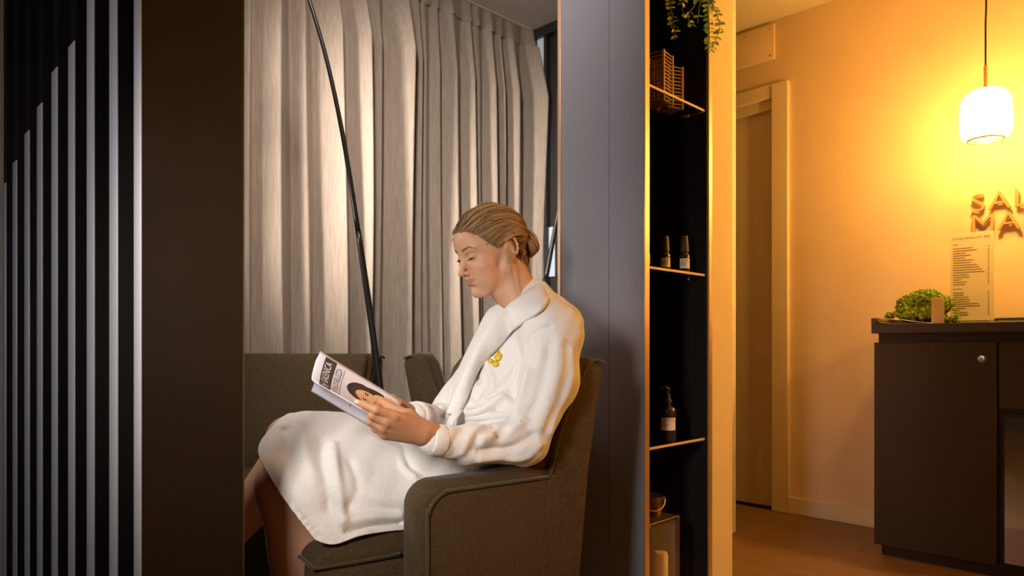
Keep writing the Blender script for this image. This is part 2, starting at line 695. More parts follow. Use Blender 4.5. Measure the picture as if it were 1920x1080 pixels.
struct(rbox('ceiling', -2.6, U_WALL + 0.15, -2.2, 3.0, CEIL_L + 0.012, CEIL_L + 0.1, 'ceiling_paint'))
ceil2 = struct(rbox('ceiling_corridor', 1.9, U_WALL, -2.2, 1.168, CEIL, CEIL + 0.012, 'ceiling_paint'))
struct(rbox('ceiling_passage', 3.03, U_WALL, 1.1681, 3.0, CEIL, CEIL + 0.012, 'ceiling_paint'))
struct(rbox('ceiling_threshold', 2.26, 3.0299, 1.1681, 1.56, CEIL, CEIL + 0.012, 'ceiling_paint'))
ceil3 = struct(rbox('ceiling_lounge', -2.6, 3.02, 1.60, 2.98, CEIL_L + 0.006, CEIL_L + 0.012, 'ceiling_tile'))
for i, (u0, u1) in enumerate(((0.6, 1.2), (1.206, 1.80), (1.806, 2.52), (2.526, 3.01))):
    for (w0, w1) in ((1.61, 2.24), (2.246, 2.90)):
        rbox('ceiling_panel', u0, u1, w0, w1, CEIL_L - 0.004, CEIL_L + 0.006, 'ceiling_tile', ceil3, 0.002)
lathe('smoke_sensor', [(0, -0.002), (.03, -0.002), (.032, -.012), (.02, -.024), (0, -.026)], 'ceiling_tile', ceil3,
      matrix=Matrix.Translation(room(2.70, 2.15, CEIL_L - 0.003)))

wall_back = struct(rbox('wall_right', U_WALL, U_WALL + 0.12, -2.2, 1.541, 0, CEIL, 'wall_paint'))
struct(rbox('wall_far', U_WALL, U_WALL + 0.12, 2.50, 3.0, 0, CEIL, 'wall_paint'))
struct(rbox('wall_door', U_WALL, U_WALL + 0.12, 1.541, 2.50, 2.20, CEIL, 'wall_paint'))
struct(rbox('wall_window', 0.30, U_WALL, 2.99, 3.08, 0, CEIL_L, 'ceiling_tile'))
struct(rbox('wall_side', -1.2, U_WALL + 0.12, -2.32, -2.2, 0, CEIL, 'wall_paint'))
struct(rbox('baseboard_right', U_WALL - 0.014, U_WALL, -2.2, 1.541, 0, 0.085, 'white_paint', None, 0.002))

# door with casing
door = thing('door_1', room(U_WALL, 2.0, 0), 'cream sliding door panel with flat casing in the amber wall', 'door')
struct(door)
rbox('door_leaf', U_WALL + 0.03, U_WALL + 0.07, 1.60, 2.48, 0.012, 2.13, 'white_paint', door)
rbox('threshold', U_WALL + 0.025, U_WALL + 0.09, 1.60, 2.48, 0.0, 0.012, 'cord_black', door)
rbox('jamb', U_WALL - 0.022, U_WALL + 0.075, 1.541, 1.628, 0, 2.235, 'white_paint', door, 0.003)
rbox('casing_header', U_WALL - 0.016, U_WALL + 0.075, 1.630, 2.50, 2.165, 2.235, 'white_paint', door, 0.002)
rbox('casing_lintel', U_WALL + 0.004, U_WALL + 0.075, 1.630, 2.50, 2.112, 2.165, 'white_paint', door, 0.002)

panel = thing('access_panel', room(U_WALL, 1.9, 2.37), 'painted access panel screwed to the amber wall above the door', 'panel')
rbox('cover_plate', U_WALL - 0.016, U_WALL - 0.001, 1.615, 2.50, 2.368, 2.556, 'wall_paint', panel, 0.006, 2)
for (wv, z) in ((1.635, 2.39), (1.635, 2.53), (1.78, 2.39), (1.78, 2.53)):
    lathe('screw', [(0, 0.002), (.0035, .0015), (.004, 0)], 'letter_face', panel, 10,
          Matrix.Translation(room(U_WALL - 0.0165, wv, z)) @ ROT @ Matrix.Rotation(math.radians(-90), 4, 'Y'))

# ------------------------------------------------------------------ slatted screen in the left foreground
screen = struct(rbox('wall_left', U_SCR0 + 0.11, U_SCR1, W_SCR + 0.012, 2.985, 0, CEIL_L, 'slat_dark'))
rbox('end_panel', U_SCR0, U_SCR1 + 0.0, W_SCR, W_SCR + 0.012, 0, CEIL_L, 'screen_end', screen)
rbox('end_return', U_SCR1, U_SCR1 + 0.003, W_SCR, W_SCR + 0.05, 0, CEIL_L, 'trim_brown', screen)


def w_at(px, u):
    r = (px - 960) / F_PX
    return u * (1 - r) / (1 + r)


def z_at(px, py, u):
    r = (px - 960) / F_PX
    Y = u * SQ / (1 + r)
    return CAM_Z + (HZ - py) / F_PX * Y


shade_tops = [None, None, None, 83, 131, 197, 248, 303, 345]  # bright strips stop at a shade line, built into their height
cents = [263, 216, 173, 137, 105, 77, 53, 30, 10]
hw = [8, 7.2, 6.6, 5.8, 5.2, 4.7, 4.2, 3.7, 3.2]
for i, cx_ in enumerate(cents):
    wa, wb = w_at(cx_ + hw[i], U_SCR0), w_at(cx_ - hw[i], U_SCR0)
    zt = CEIL_L if shade_tops[i] is None else z_at(cx_, shade_tops[i], U_SCR0)
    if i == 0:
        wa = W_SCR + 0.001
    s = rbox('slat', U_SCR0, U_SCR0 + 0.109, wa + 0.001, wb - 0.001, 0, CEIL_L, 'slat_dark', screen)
    rbox('slat_lit_face', U_SCR0 - 0.004, U_SCR0 - 0.0005, wa, wb, 0.0, zt, 'slat_edge', s, 0.0015, 2)

# ------------------------------------------------------------------ display niche in the pillar
UN0, UN1, WN0, WN1 = 1.722, 2.249, 1.171, 1.492
niche = thing('display_niche', room(1.98, 1.33, 0), 'tall charcoal display niche with brass edges and glass shelves', 'display shelf')


def un_at(px):
    r = (px - 960) / F_PX
    return WN0 * (1 + r) / (1 - r)


u_a, u_b, u_c, u_d = un_at(1208), un_at(1216.5), un_at(1328), un_at(1334)
rbox('side_panel', u_a, u_a + 0.018, 1.300, WN1, 0, CEIL_L, 'panel_grey', niche, 0.0008)
rbox('side_panel', u_a, u_a + 0.018, WN0 + 0.002, 1.2990, 0, CEIL_L, 'panel_grey', niche, 0.0008)
tag(rbox('rear_trim', u_a - 0.004, u_a + 0.02, WN1, WN1 + 0.013, 0, CEIL_L, 'copper', niche, 0.001), 'copper edge strip')
tag(rbox('brass_edge', u_a + 0.0005, u_b, WN0 - 0.003, WN0 + 0.0015, 0, CEIL_L, 'brass', niche, 0.0008), 'brass edge strip')
tag(rbox('brass_edge', u_c, u_d, WN0 - 0.003, WN0 + 0.25, 0, CEIL_L, 'brass', niche, 0.0008), 'brass edge strip')
rbox('back_panel', u_a + 0.018, u_c, WN1 - 0.012, WN1, 0, CEIL_L, 'panel_black', niche)
rbox('inner_side', u_a + 0.0185, u_a + 0.022, WN0 + 0.002, WN1 - 0.013, 0, CEIL_L, 'panel_black', niche)
rbox('inner_side', u_c - 0.006, u_c - 0.0005, WN0 + 0.002, WN1 - 0.013, 0, CEIL_L, 'panel_black', niche)
struct(rbox('wall_pillar', u_d + 0.0005, UN1, WN0, WN1, 0, CEIL_L, 'pillar_paint'))

struct(rbox('added_divider', UN1 - 0.03, 3.03, 1.56, 1.62, 0, CEIL_L, 'ceiling_tile'))  # unseen divider and return, added to keep corridor light off the curtain
struct(rbox('added_divider_return', UN1 - 0.03, UN1, WN1 + 0.0135, 1.5599, 0, CEIL_L, 'ceiling_tile'))


def zn(px, py):
    r = (px - 960) / F_PX
    u = un_at(px)
    Y = (u + WN0) / SQ
    return CAM_Z + (HZ - py) / F_PX * Y


SHELF_Z = [zn(1322, 203), zn(1322, 513), zn(1322, 822)]
for zi in SHELF_Z:
    sh = rbox('glass_shelf', u_a + 0.024, u_c - 0.008, WN0 + 0.012, WN1 - 0.03, zi - 0.007, zi, 'glass_shelf', niche, 0.0005)
    rbox('polished_edge', u_a + 0.024, u_c - 0.008, WN0 + 0.008, WN0 + 0.0119, zi - 0.007, zi, 'glass_edge', sh)
    for (uu) in (u_a + 0.03, u_c - 0.02):
        b_ = rbox('shelf_clip', uu - 0.009, uu + 0.009, WN0 + 0.055, WN0 + 0.085, zi - 0.020, zi - 0.0075, 'chrome', sh, 0.002, 2)
Z_TOPSHELF = CAM_Z + 1.30
sh = rbox('glass_shelf', u_a + 0.024, u_c - 0.008, WN0 + 0.012, WN1 - 0.03, 2.36, 2.367, 'glass_shelf', niche, 0.0005)


def on_shelf(px, wdep, z):
    """room point on a shelf: seen at column px, at room coordinate w"""
    r = (px - 960) / F_PX
    return room(wdep * (1 + r) / (1 - r), wdep, z)


def text_part(s, size, world, parent, material='ink', sx=1.0, align='LEFT'):
    me = text_mesh(s, size, 0.0, 0, 2, align)
    o = link('lettering', me, material)
    put(o, world @ Matrix.Diagonal((sx, 1, 1, 1)), parent)
    return o


# lines of print as one flat mesh
def print_lines(name, rects, world, parent, material='ink_soft', th=0.0):
    vs, fs = [], []
    for (x0, y0, x1, y1) in rects:
        k_ = len(vs)
        vs += [(x0, y0, th), (x1, y0, th), (x1, y1, th), (x0, y1, th)]
        fs.append((k_, k_ + 1, k_ + 2, k_ + 3))
    o = mesh_obj(name, vs, fs, material)
    put(o, world, parent)
    return o


def face_frame(pos, ang):
    """x along the face, y up, z out of the face; ang is the direction the face looks, in the ground plane"""
    n = Vector((math.cos(ang), math.sin(ang), 0))
    x = Vector((-n.y, n.x, 0))
    m = Matrix((x, Vector((0, 0, 1)), n)).transposed().to_4x4()
    m.translation = pos
    return m


def curved_label(name, rad, z0, z1, a0, a1, material, parent, world, off=0.0004):
    vs, fs = [], []
    N = 14
    for i in range(N + 1):
        a = a0 + (a1 - a0) * i / N
        for z in (z0, z1):
            vs.append(((rad + off) * math.cos(a), (rad + off) * math.sin(a), z))
    for i in range(N):
        fs.append((2 * i, 2 * i + 2, 2 * i + 3, 2 * i + 1))
    o = mesh_obj(name, vs, fs, material, None, True)
    put(o, world, parent)
    return o


def wrap_text(s, size, rad, z, acen, parent, world, material='ink', sx=1.0):
    me = text_mesh(s, size, 0, 0, 2, 'CENTER')
    for v in me.vertices:
        a = acen + v.co.x * sx / rad
        zz = z + v.co.y
        v.co = ((rad + 0.0009) * math.cos(a), (rad + 0.0009) * math.sin(a), zz)
    o = link('lettering', me, material)
    put(o, world, parent)


def bottle(px, wdep, z, label, sc_=1.0, group=None):
    p = on_shelf(px, wdep, z)
    t = thing('serum_bottle', p, label, 'bottle', 0, group)
    M = Matrix.Translation(p)
    R_ = 0.0165 * sc_
    lathe('bottle_body', [(0, 0), (R_ * .94, 0), (R_, .002), (R_, .052 * sc_), (R_ * .95, .056 * sc_), (R_ * .72, .061 * sc_), (R_ * .68, .064 * sc_), (0, .064 * sc_)], 'bottle_dark', t, 28, M)
    lathe('dropper_cap', [(R_ * .66, .0642 * sc_), (R_ * .86, .065 * sc_), (R_ * .80, .083 * sc_), (R_ * .66, .112 * sc_), (R_ * .60, .1145 * sc_), (0, .115 * sc_)], 'bottle_cap', t, 28, M)
    ac = math.atan2(-p.y, -p.x) + 0.25
    curved_label('paper_label', R_, .014 * sc_, .044 * sc_, ac - 1.15, ac + 1.0, 'paper_label', t, M)
    wrap_text('GALENICA', .0048, R_, .038 * sc_, ac, t, M)
    curved_label('printed_rule', R_, .0342 * sc_, .0348 * sc_, ac - 1.15, ac + 1.0, 'ink', t, M, 0.0007)
    for j in range(3):
        curved_label('printed_line', R_, (.030 - .0038 * j) * sc_, (.0312 - .0038 * j) * sc_, ac - 1.0, ac + (.1, .25, -.1)[j], 'ink_soft', t, M, 0.0007)
    return t


bottle(1247, 1.235, SHELF_Z[1], 'dark dropper bottle with cream label, left of the pair on the middle glass shelf')
bottle(1283, 1.215, SHELF_Z[1], 'dark dropper bottle with cream label, right of the pair on the middle glass shelf', 1.06)
bottle(1209, 1.225, SHELF_Z[1], 'dropper bottle mostly hidden behind the left brass edge of the niche', 0.95)

# pump bottle
p = on_shelf(1252, 1.225, SHELF_Z[2])
t = thing('pump_bottle', p, 'dark pump bottle with cream label on the lowest glass shelf', 'bottle')
M = Matrix.Translation(p)
R_ = 0.0265
lathe('bottle_body', [(0, 0), (R_ * .9, 0), (R_, .004), (R_, .094), (R_ * .96, .101), (R_ * .75, .108), (R_ * .45, .112), (R_ * .43, .120), (0, .12)], 'bottle_dark', t, 36, M)
lathe('pump_collar', [(.0125, .1205), (.0135, .122), (.0132, .131), (.009, .134), (.0075, .150), (.0045, .151), (.0045, .160), (0, .1602)], 'bottle_cap', t, 24, M)
hd = [Vector((0, 0, .158)), Vector((0, 0, .166)), Vector((-.006, .001, .170)), Vector((-.017, .004, .170)), Vector((-.026, .006, .164))]
o = tube('pump_spout', [p + q for q in hd], [.0062, .0062, .0055, .0042, .0034], 'bottle_cap', t)
ac = math.atan2(-p.y, -p.x) + 0.1
curved_label('paper_label', R_, .036, .076, ac - 0.95, ac + 0.95, 'paper_label', t, M)
wrap_text('GALENICA', .0066, R_, .0695, ac, t, M)
curved_label('printed_rule', R_, .0640, .0647, ac - 0.95, ac + 0.95, 'ink', t, M, 0.0007)
for j in range(3):
    curved_label('printed_line', R_, .058 - .005 * j, .0594 - .005 * j, ac - .85, ac + (-.05, .1, -.2)[j], 'ink_soft', t, M, 0.0007)

# slatted wooden lanterns on the top glass shelf
def slat_lantern(px, wdep, wid, h, rz, label):
    p = on_shelf(px, wdep, SHELF_Z[0])
    t = thing('slatted_lantern', p, label, 'lantern', rz)
    hw_ = wid / 2
    for sx in (-1, 1):
        for sy in (-1, 1):
            bm = bmesh.new()
            bbox(bm, (sx * hw_ - .004, sy * hw_ - .004, 0), (sx * hw_ + .004, sy * hw_ + .004, h))
            o = bm_obj('post', bm, 'lantern_wood', t)
    n = int(h / 0.011)
    for i in range(n):
        z = 0.004 + i * (h - 0.008) / (n - 1)
        for a in range(4):
            bm = bmesh.new()
            bbox(bm, (-hw_ + .004, hw_ - .0015, z - .0018), (hw_ - .004, hw_ + .0015, z + .0018))
            o = bm_obj('crossbar', bm, 'lantern_wood', t)
            o.rotation_euler = (0, 0, a * math.pi / 2)
    bm = bmesh.new()
    bbox(bm, (-hw_ + .004, -hw_ + .004, 0.0005), (hw_ - .004, hw_ - .004, .004))
    bm_obj('base_plate', bm, 'lantern_wood', t)


slat_lantern(1234, 1.255, 0.066, 0.155, math.radians(45 + 8), 'taller slatted wooden lantern by the brass edge on the top glass shelf')
slat_lantern(1256, 1.262, 0.056, 0.135, math.radians(45 - 20), 'shorter slatted wooden lantern on the top glass shelf')

# glass candle lantern with a metal bucket on top
zt = CAM_Z + (HZ - 975) / F_PX * 2.16
pl = room(1.862, WN0 + 0.107, 0)
t = thing('candle_lantern', pl, 'square bronze and glass candle lantern at the bottom of the niche', 'lantern', math.radians(45))
U0, U1, V0, V1 = -0.085, 0.085, -0.085, 0.085
for sx in (-1, 1):
    for sy in (-1, 1):
        bm = bmesh.new()
        bbox(bm, (sx * .079 - .006, sy * .079 - .006, .012), (sx * .079 + .006, sy * .079 + .006, zt - .006), .001, 1)
        bm_obj('post', bm, 'lantern_metal', t)
for z0, z1, nm in ((0, .012, 'base_plate'), (zt - .006, zt, 'lid')):
    bm = bmesh.new()
    bbox(bm, (-.085, -.085, z0), (.085, .085, z1), .001, 1)
    bm_obj(nm, bm, 'lantern_metal', t)
for a in range(4):
    bm = bmesh.new()
    bbox(bm, (-.073, .078, .012), (.073, .080, zt - .006))
    o = bm_obj('glass_pane', bm, 'lantern_glass', t)
    o.rotation_euler = (0, 0, a * math.pi / 2)
zc = CAM_Z + (HZ - 1046) / F_PX * 2.13
cpos = room(1.884, 1.222, .0125)
lathe('candle', [(0, 0), (.022, 0), (.022, zc - .024), (.019, zc - .014), (.012, zc - .012), (0, zc - .014)], 'candle_wax', None, 28,
      Matrix.Translation(cpos))
tag(bpy.data.objects['candle'], 'thick cream pillar candle inside the bronze lantern', 'candle')
pb = room(1.893, 1.262, zt + .0005)
t = thing('metal_bucket', pb, 'small bronze bucket with bail handle standing on the lantern', 'bucket')
lathe('bucket_wall', [(0, 0), (.030, 0), (.040, .060), (.0415, .062), (.0385, .062), (.029, .004), (0, .004)], 'lantern_metal', t, 30, Matrix.Translation(pb))
hp = [pb + Vector((.042 * math.cos(a) * 0.95, -.042 * abs(math.sin(a)) * .9 - 0.006, .056 - .036 * abs(math.sin(a)))) for a in np.linspace(0, math.pi, 15)]
tag(tube('bail_handle', hp, .0022, 'brass', t), 'brass bail handle')
# ------------------------------------------------------------------ trailing plant above the niche
def leaf_mesh(L, W, bend=0.25):
    prof = [(0, 0), (.25, .8), (.55, 1.0), (.85, .55), (1.0, 0)]
    vs, fs = [], []
    for t_, wd in prof:
        z = -bend * L * t_ * t_
        vs += [(t_ * L, -wd * W / 2, z + .15 * W * wd), (t_ * L, 0, z), (t_ * L, wd * W / 2, z + .15 * W * wd)]
    for i in range(len(prof) - 1):
        for j in range(2):
            a = i * 3 + j
            fs.append((a, a + 1, a + 4, a + 3))
    me = bpy.data.meshes.new('leaf')
    me.from_pydata(vs, [], fs)
    me.materials.append(MATS['leaf'])
    me.polygons.foreach_set('use_smooth', [True] * len(me.polygons))
    return me


LEAF = leaf_mesh(0.0185, 0.0115)
pw = room(un_at(1290), WN0 + 0.05, 2.3685)
plant = thing('trailing_plant', pw, 'trailing green plant with small paired leaves hanging from the top of the niche', 'plant')
lathe('pot', [(0, 0), (.045, 0), (.058, .09), (.060, .095), (.054, .095), (.05, .07), (0, .07)], 'kraft', plant, 28, Matrix.Translation(pw))
strands = [  # pixel polylines with a depth, hanging down
    ([(1262, -200), (1254, -60), (1256, 0), (1262, 35), (1266, 72)], 2.17, 1.0),
    ([(1290, -180), (1310, -20), (1305, 5), (1290, 30), (1300, 50)], 2.20, .8),
    ([(1275, -200), (1283, -40), (1279, 15), (1290, 33)], 2.22, .6),
    ([(1308, -200), (1326, -40), (1328, 10), (1330, 50), (1331, 92)], 2.19, 1.0),
    ([(1310, -200), (1330, -20), (1345, 30), (1349, 55), (1338, 85), (1330, 98)], 2.15, 1.0),
    ([(1320, -200), (1336, -60), (1338, -10), (1337, 22)], 2.14, .7),
    ([(1312, -200), (1320, -30), (1312, 10), (1308, 44)], 2.18, .25),
]
for pts, d_, dens in strands:
    ctrl = [P(x, y, d_ + (0.0 if i else 0.03)) for i, (x, y) in enumerate(pts)]
    zcap = 2.44
    ctrl = [Vector((c.x, c.y, min(c.z, zcap))) for c in ctrl]
    cv = catmull(ctrl, 46)
    st = tube('strand', cv, np.linspace(.0018, .0010, 46), 'stem', plant, 5)
    ln = np.concatenate([[0], np.cumsum(np.linalg.norm(np.diff(cv, axis=0), axis=1))])
    n = int(ln[-1] / 0.0145)
    for j in range(n):
        s_ = (j + .5) / n * ln[-1]
        q = np.array([np.interp(s_, ln, cv[:, i]) for i in range(3)])
        if q[2] > 2.36 or rng.random() > dens:
            continue
        if (HZ - (q[2] - CAM_Z) / q[1] * F_PX) < -60:
            continue
        for sd in (-1, 1):
            o = bpy.data.objects.new('leaf', LEAF)
            C.objects.link(o)
            az = math.radians(0 if sd > 0 else 180) + rng.normal(0, .5)
            sc_ = rng.uniform(.8, 1.15)
            Mx = Matrix.Translation(q) @ Matrix.Rotation(az, 4, 'Z') @ Matrix.Rotation(rng.normal(.15, .25), 4, 'Y') @ Matrix.Rotation(rng.normal(1.0, .4), 4, 'X') @ Matrix.Scale(sc_, 4)
            put(o, Mx, st)

# ------------------------------------------------------------------ reception counter
UC, WC0, WC1 = 3.104, 0.985, -0.75
ZC = 0.959
cnt = thing('reception_counter', room(3.33, 0.3, 0), 'dark brown reception counter with lock and glass door against the amber wall', 'counter')
rbox('carcass', UC + 0.018, U_WALL - 0.016, WC1, WC0 - 0.012, 0.075, ZC - 0.045, 'counter_dark', cnt)
rbox('plinth', UC + 0.03, U_WALL - 0.016, WC1, WC0 - 0.02, 0.0, 0.075, 'counter_dark', cnt)


def wc_at(px):
    return w_at(px, UC)


wd1 = wc_at(1869)
wd2 = wc_at(1873)
dr = rbox('door_panel', UC, UC + 0.0175, wd1, WC0, 0.045, 0.877, 'counter_dark', cnt, 0.0015)
lp = room(UC - 0.0005, wc_at(1841), z_at(1841, 673, UC))
Mw = Matrix.Translation(lp) @ ROT @ Matrix.Rotation(math.radians(-90), 4, 'Y')
lathe('lock', [(0, .004), (.004, .004), (.0055, .0025), (.010, .0025), (.0135, .002), (.015, 0)], 'chrome', dr, 24, Mw)
lathe('keyhole', [(0, .0048), (.0025, .0046), (.0028, .0041)], 'cord_black', dr, 12, Mw)
rbox('drawer_front', UC, UC + 0.0175, WC1, wd2, z_at(1880, 766, UC), 0.877, 'counter_dark', cnt, 0.0015)
gz0, gz1 = z_at(1884, 1056, UC), z_at(1884, 776, UC)
fr = rbox('glass_door', UC + 0.004, UC + 0.0175, WC1, wc_at(1877), gz0 - 0.03, gz1 + 0.0, 'cord_black', cnt)
tag(rbox('mirror_pane', UC + 0.001, UC + 0.0035, WC1 + 0.03, wc_at(1883.5), gz0, gz1 - 0.012, 'mirror_glass', fr), 'reflective glass pane')
top = rbox('countertop', UC - 0.022, U_WALL - 0.016, WC1, WC0 + 0.004, ZC - 0.045, ZC - 0.008, 'counter_top', cnt, 0.0015)
rbox('rear_rim', U_WALL - 0.045, U_WALL - 0.0165, WC1, WC0 + 0.004, ZC - 0.008, ZC + 0.020, 'counter_top', top)
rbox('side_rim', UC - 0.022, U_WALL - 0.0455, WC0 - 0.014, WC0 + 0.004, ZC - 0.0079, ZC + 0.018, 'counter_top', top)
ZT = ZC - 0.0075

# things on the counter
def on_counter(px, u, z=ZT):
    return room(u, w_at(px, u), z)


# folded brochure
pc = on_counter(1690, UC + 0.06)
a0, a1 = on_counter(1647, UC - 0.016), on_counter(1738, UC - 0.016)
dx = (a1 - a0)
dn = (room(1, 0) - room(0, 0)).normalized()
rows = []
for k_ in range(2):
    rows.append([a0 + dn * (.11 * k_) + dx * f + Vector((0, 0, h)) for f, h in ((1.0, .002), (.75, .0022), (.45, .0022), (.2, .003), (.05, .007), (.0, .014), (.06, .0225), (.2, .0235), (.45, .017), (.75, .008), (.98, .0035))])
b = loft('folded_brochure', rows, 4, 50, 'menu_paper', None, 0.0006)
tag(b, 'open paper brochure with a curled spine at the left end of the counter', 'brochure')

# kraft box among the moss
kb = on_counter(1758, UC + 0.135)
o = thing('kraft_box', kb, 'small beige cardboard box half hidden in the moss on the counter', 'box', math.radians(45 + 14))
bm = bmesh.new()
bbox(bm, (-.03, -.022, .0), (.03, .022, .104), .001, 1)
bm_obj('carton', bm, 'kraft', o)
bm = bmesh.new()
bbox(bm, (-.0302, -.0223, .078), (.0302, .0223, .1045), .001, 1)
bm_obj('carton_lid', bm, 'kraft', o)

# preserved moss arrangement
mp_ = on_counter(1718, UC + 0.20)
moss = thing('moss_arrangement', mp_, 'mound of bright green preserved moss on the counter beside the menu', 'plant decoration')
MOSS = []
for v_ in range(4):
    vs, fs = [], []
    for q in range(26):
        th_, ph = rng.uniform(0, 2 * math.pi), math.acos(rng.uniform(-0.4, 1))
        c_ = np.array([math.sin(ph) * math.cos(th_), math.sin(ph) * math.sin(th_), math.cos(ph)]) * rng.uniform(.5, 1)
        e1 = rng.normal(size=3)
        e2 = np.cross(c_, e1)
        e1 = e1 / np.linalg.norm(e1) * .42
        e2 = e2 / np.linalg.norm(e2) * .32
        k_ = len(vs)
        vs += [c_ - e1, c_ + e2 + c_ * .15, c_ + e1, c_ - e2 + c_ * .15]
        fs.append((k_, k_ + 1, k_ + 2, k_ + 3))
    me = bpy.data.meshes.new('moss_tuft')
    me.from_pydata([tuple(v) for v in vs], [], fs)
    me.materials.append(MATS['moss'])
    MOSS.append(me)
ucen = UC + 0.20


def moss_pt(px, py, u):
    r = (px - 960) / F_PX
    Y = u * SQ / (1 + r)
    return P(px, py, Y)


mb = []
blob = [(1668, 594, .012), (1690, 588, .02), (1700, 572, .03), (1722, 568, .035), (1745, 570, .034), (1768, 574, .032), (1760, 596, .018), (1790, 600, .016), (1720, 598, .02)]
fld = Field(tuple(np.array(moss_pt(1720, 600, ucen)) - (.2, .2, .08)), tuple(np.array(moss_pt(1720, 600, ucen)) + (.22, .22, .2)), .006)
for (x, y, r) in blob:
    c_ = moss_pt(x, y, ucen - (.02 if r < .022 else 0))
    c_.z = max(c_.z, ZT + r * .3)
    fld.ell(c_, r * (.8 if r < .022 else 1), .012)
fld.ell(moss_pt(1738, 566, ucen + .01), (.05, .05, .042), .02)
fld.ell(moss_pt(1712, 578, ucen), (.04, .04, .035), .02)
fld.ell(moss_pt(1728, 594, ucen), (.085, .07, .034), .02)
fld.ell(moss_pt(1702, 590, ucen - .02), (.035, .035, .028), .012)
fld.ell(moss_pt(1748, 590, ucen - .03), (.03, .03, .030), .012)
s_, X_, Y_, Z_ = fld.sub(fld.lo, fld.lo + fld.n * fld.h, 0)
fld.v = np.maximum(fld.v, (ZT + .001 - Z_) + 0 * X_ + 0 * Y_).astype(np.float32)
pos, qd = fld.mesh()
nm_ = vnormals(pos, qd)
mo = link('moss_core', np_mesh('moss_core', pos, qd), 'moss_base', None, True)
put(mo, Matrix.Identity(4), moss)
up = np.nonzero((nm_[:, 2] > -0.3) & ((nm_ @ np.array([-.4, -.9, .4])) > -0.35))[0]
pick = rng.choice(up, 295, replace=False)
for i in pick:
    o = bpy.data.objects.new('moss_tuft', MOSS[rng.integers(4)])
    C.objects.link(o)
    q = Vector(nm_[i]).to_track_quat('Z', 'Y').to_matrix().to_4x4()
    put(o, Matrix.Translation(pos[i] + nm_[i] * .001) @ q @ Matrix.Rotation(rng.uniform(0, 6), 4, 'Z') @ Matrix.Scale(rng.uniform(.010, .0145), 4), moss)

# menu stand
um = UC + 0.29
mw0, mw1 = w_at(1781, um), w_at(1864, um)
zm1 = z_at(1781, 441, um)
zm0 = ZT + 0.018
menu = thing('menu_stand', room(um + .02, (mw0 + mw1) / 2, ZT), 'tall printed price list in a clear acrylic stand on the counter', 'menu')
rbox('acrylic_foot', um - .02, um + .055, mw1, mw0, ZT, ZT + .0028, 'acrylic', menu, 0.0008)
rbox('acrylic_plate', um + .0032, um + .006, mw1, mw0, ZT + .003, zm1 + .004, 'acrylic', menu, 0.0008)
sheet = rbox('printed_sheet', um + .0018, um + .0030, mw1 + .001, mw0 - .001, zm0, zm1, 'menu_paper', menu)
Mm = Matrix.Translation(room(um + .0012, mw0, zm0)) @ ROT @ Matrix(((0, 0, -1, 0), (-1, 0, 0, 0), (0, 1, 0, 0), (0, 0, 0, 1)))
Wm, Hm = mw0 - mw1, zm1 - zm0
text_part('LISTINO PRODOTTI', .0125, Mm @ Matrix.Translation((.10 * Wm - .006, Hm * .935, 0)), sheet, 'ink_soft', .95)
text_part('Hi', .020, Mm @ Matrix.Translation((.78 * Wm, Hm * .93, 0)), sheet, 'ink_soft', 1.1)
text_part('VISO', .0095, Mm @ Matrix.Translation((.07 * Wm, Hm * .87, 0)), sheet, 'ink')
text_part('CORPO', .0095, Mm @ Matrix.Translation((.07 * Wm, Hm * .355, 0)), sheet, 'ink')
ls1 = [.45, .55, .30, .42, .28, .48, .42, .55, .60, .66, .72, .36, .38, .20, .32, .28]
for i, L in enumerate(ls1):
    y = Hm * (.83 - i * .0278)
    print_lines('printed_line', [(.07 * Wm, y, (.07 + L) * Wm, y + .0026)], Mm, sheet)
    print_lines('printed_price', [(.86 * Wm, y, .89 * Wm, y + .0040)], Mm, sheet)
ls2 = [.25, .25, .35, .38, .38, .60, .62, .30, .15, .34, .36]
for i, L in enumerate(ls2):
    y = Hm * (.315 - i * .0255)
    print_lines('printed_line', [(.07 * Wm, y, (.07 + L) * Wm, y + .0026)], Mm, sheet)
    print_lines('printed_price', [(.86 * Wm, y, .89 * Wm, y + .0040)], Mm, sheet)

# grey closed laptop beyond the menu
ul = UC + 0.17
lw0, lw1 = w_at(1868, ul), w_at(1868, ul) - .33
lt = thing('laptop', room(ul + .1, (lw0 + lw1) / 2, ZT), 'closed grey laptop lying on the counter right of the menu', 'laptop')
rbox('laptop_base', ul, ul + .22, lw1, lw0, ZT, ZT + .014, 'laptop_grey', lt, .003, 2)
rbox('laptop_lid', ul, ul + .22, lw1, lw0, ZT + .015, ZT + .022, 'laptop_grey', lt, .003, 2)
# white sheet edge on the counter front
pp = rbox('paper_sheet', UC - .018, UC + .10, w_at(1856, UC) - .25, w_at(1856, UC), ZT, ZT + .0016, 'menu_paper')
tag(pp, 'flat cream paper sheet on the counter in front of the laptop', 'paper')

# ------------------------------------------------------------------ wall lettering
sign = thing('wall_lettering', room(U_WALL, .6, 1.33), 'raised letters reading SALA MASSAGGI on the amber wall under the pendant', 'sign')


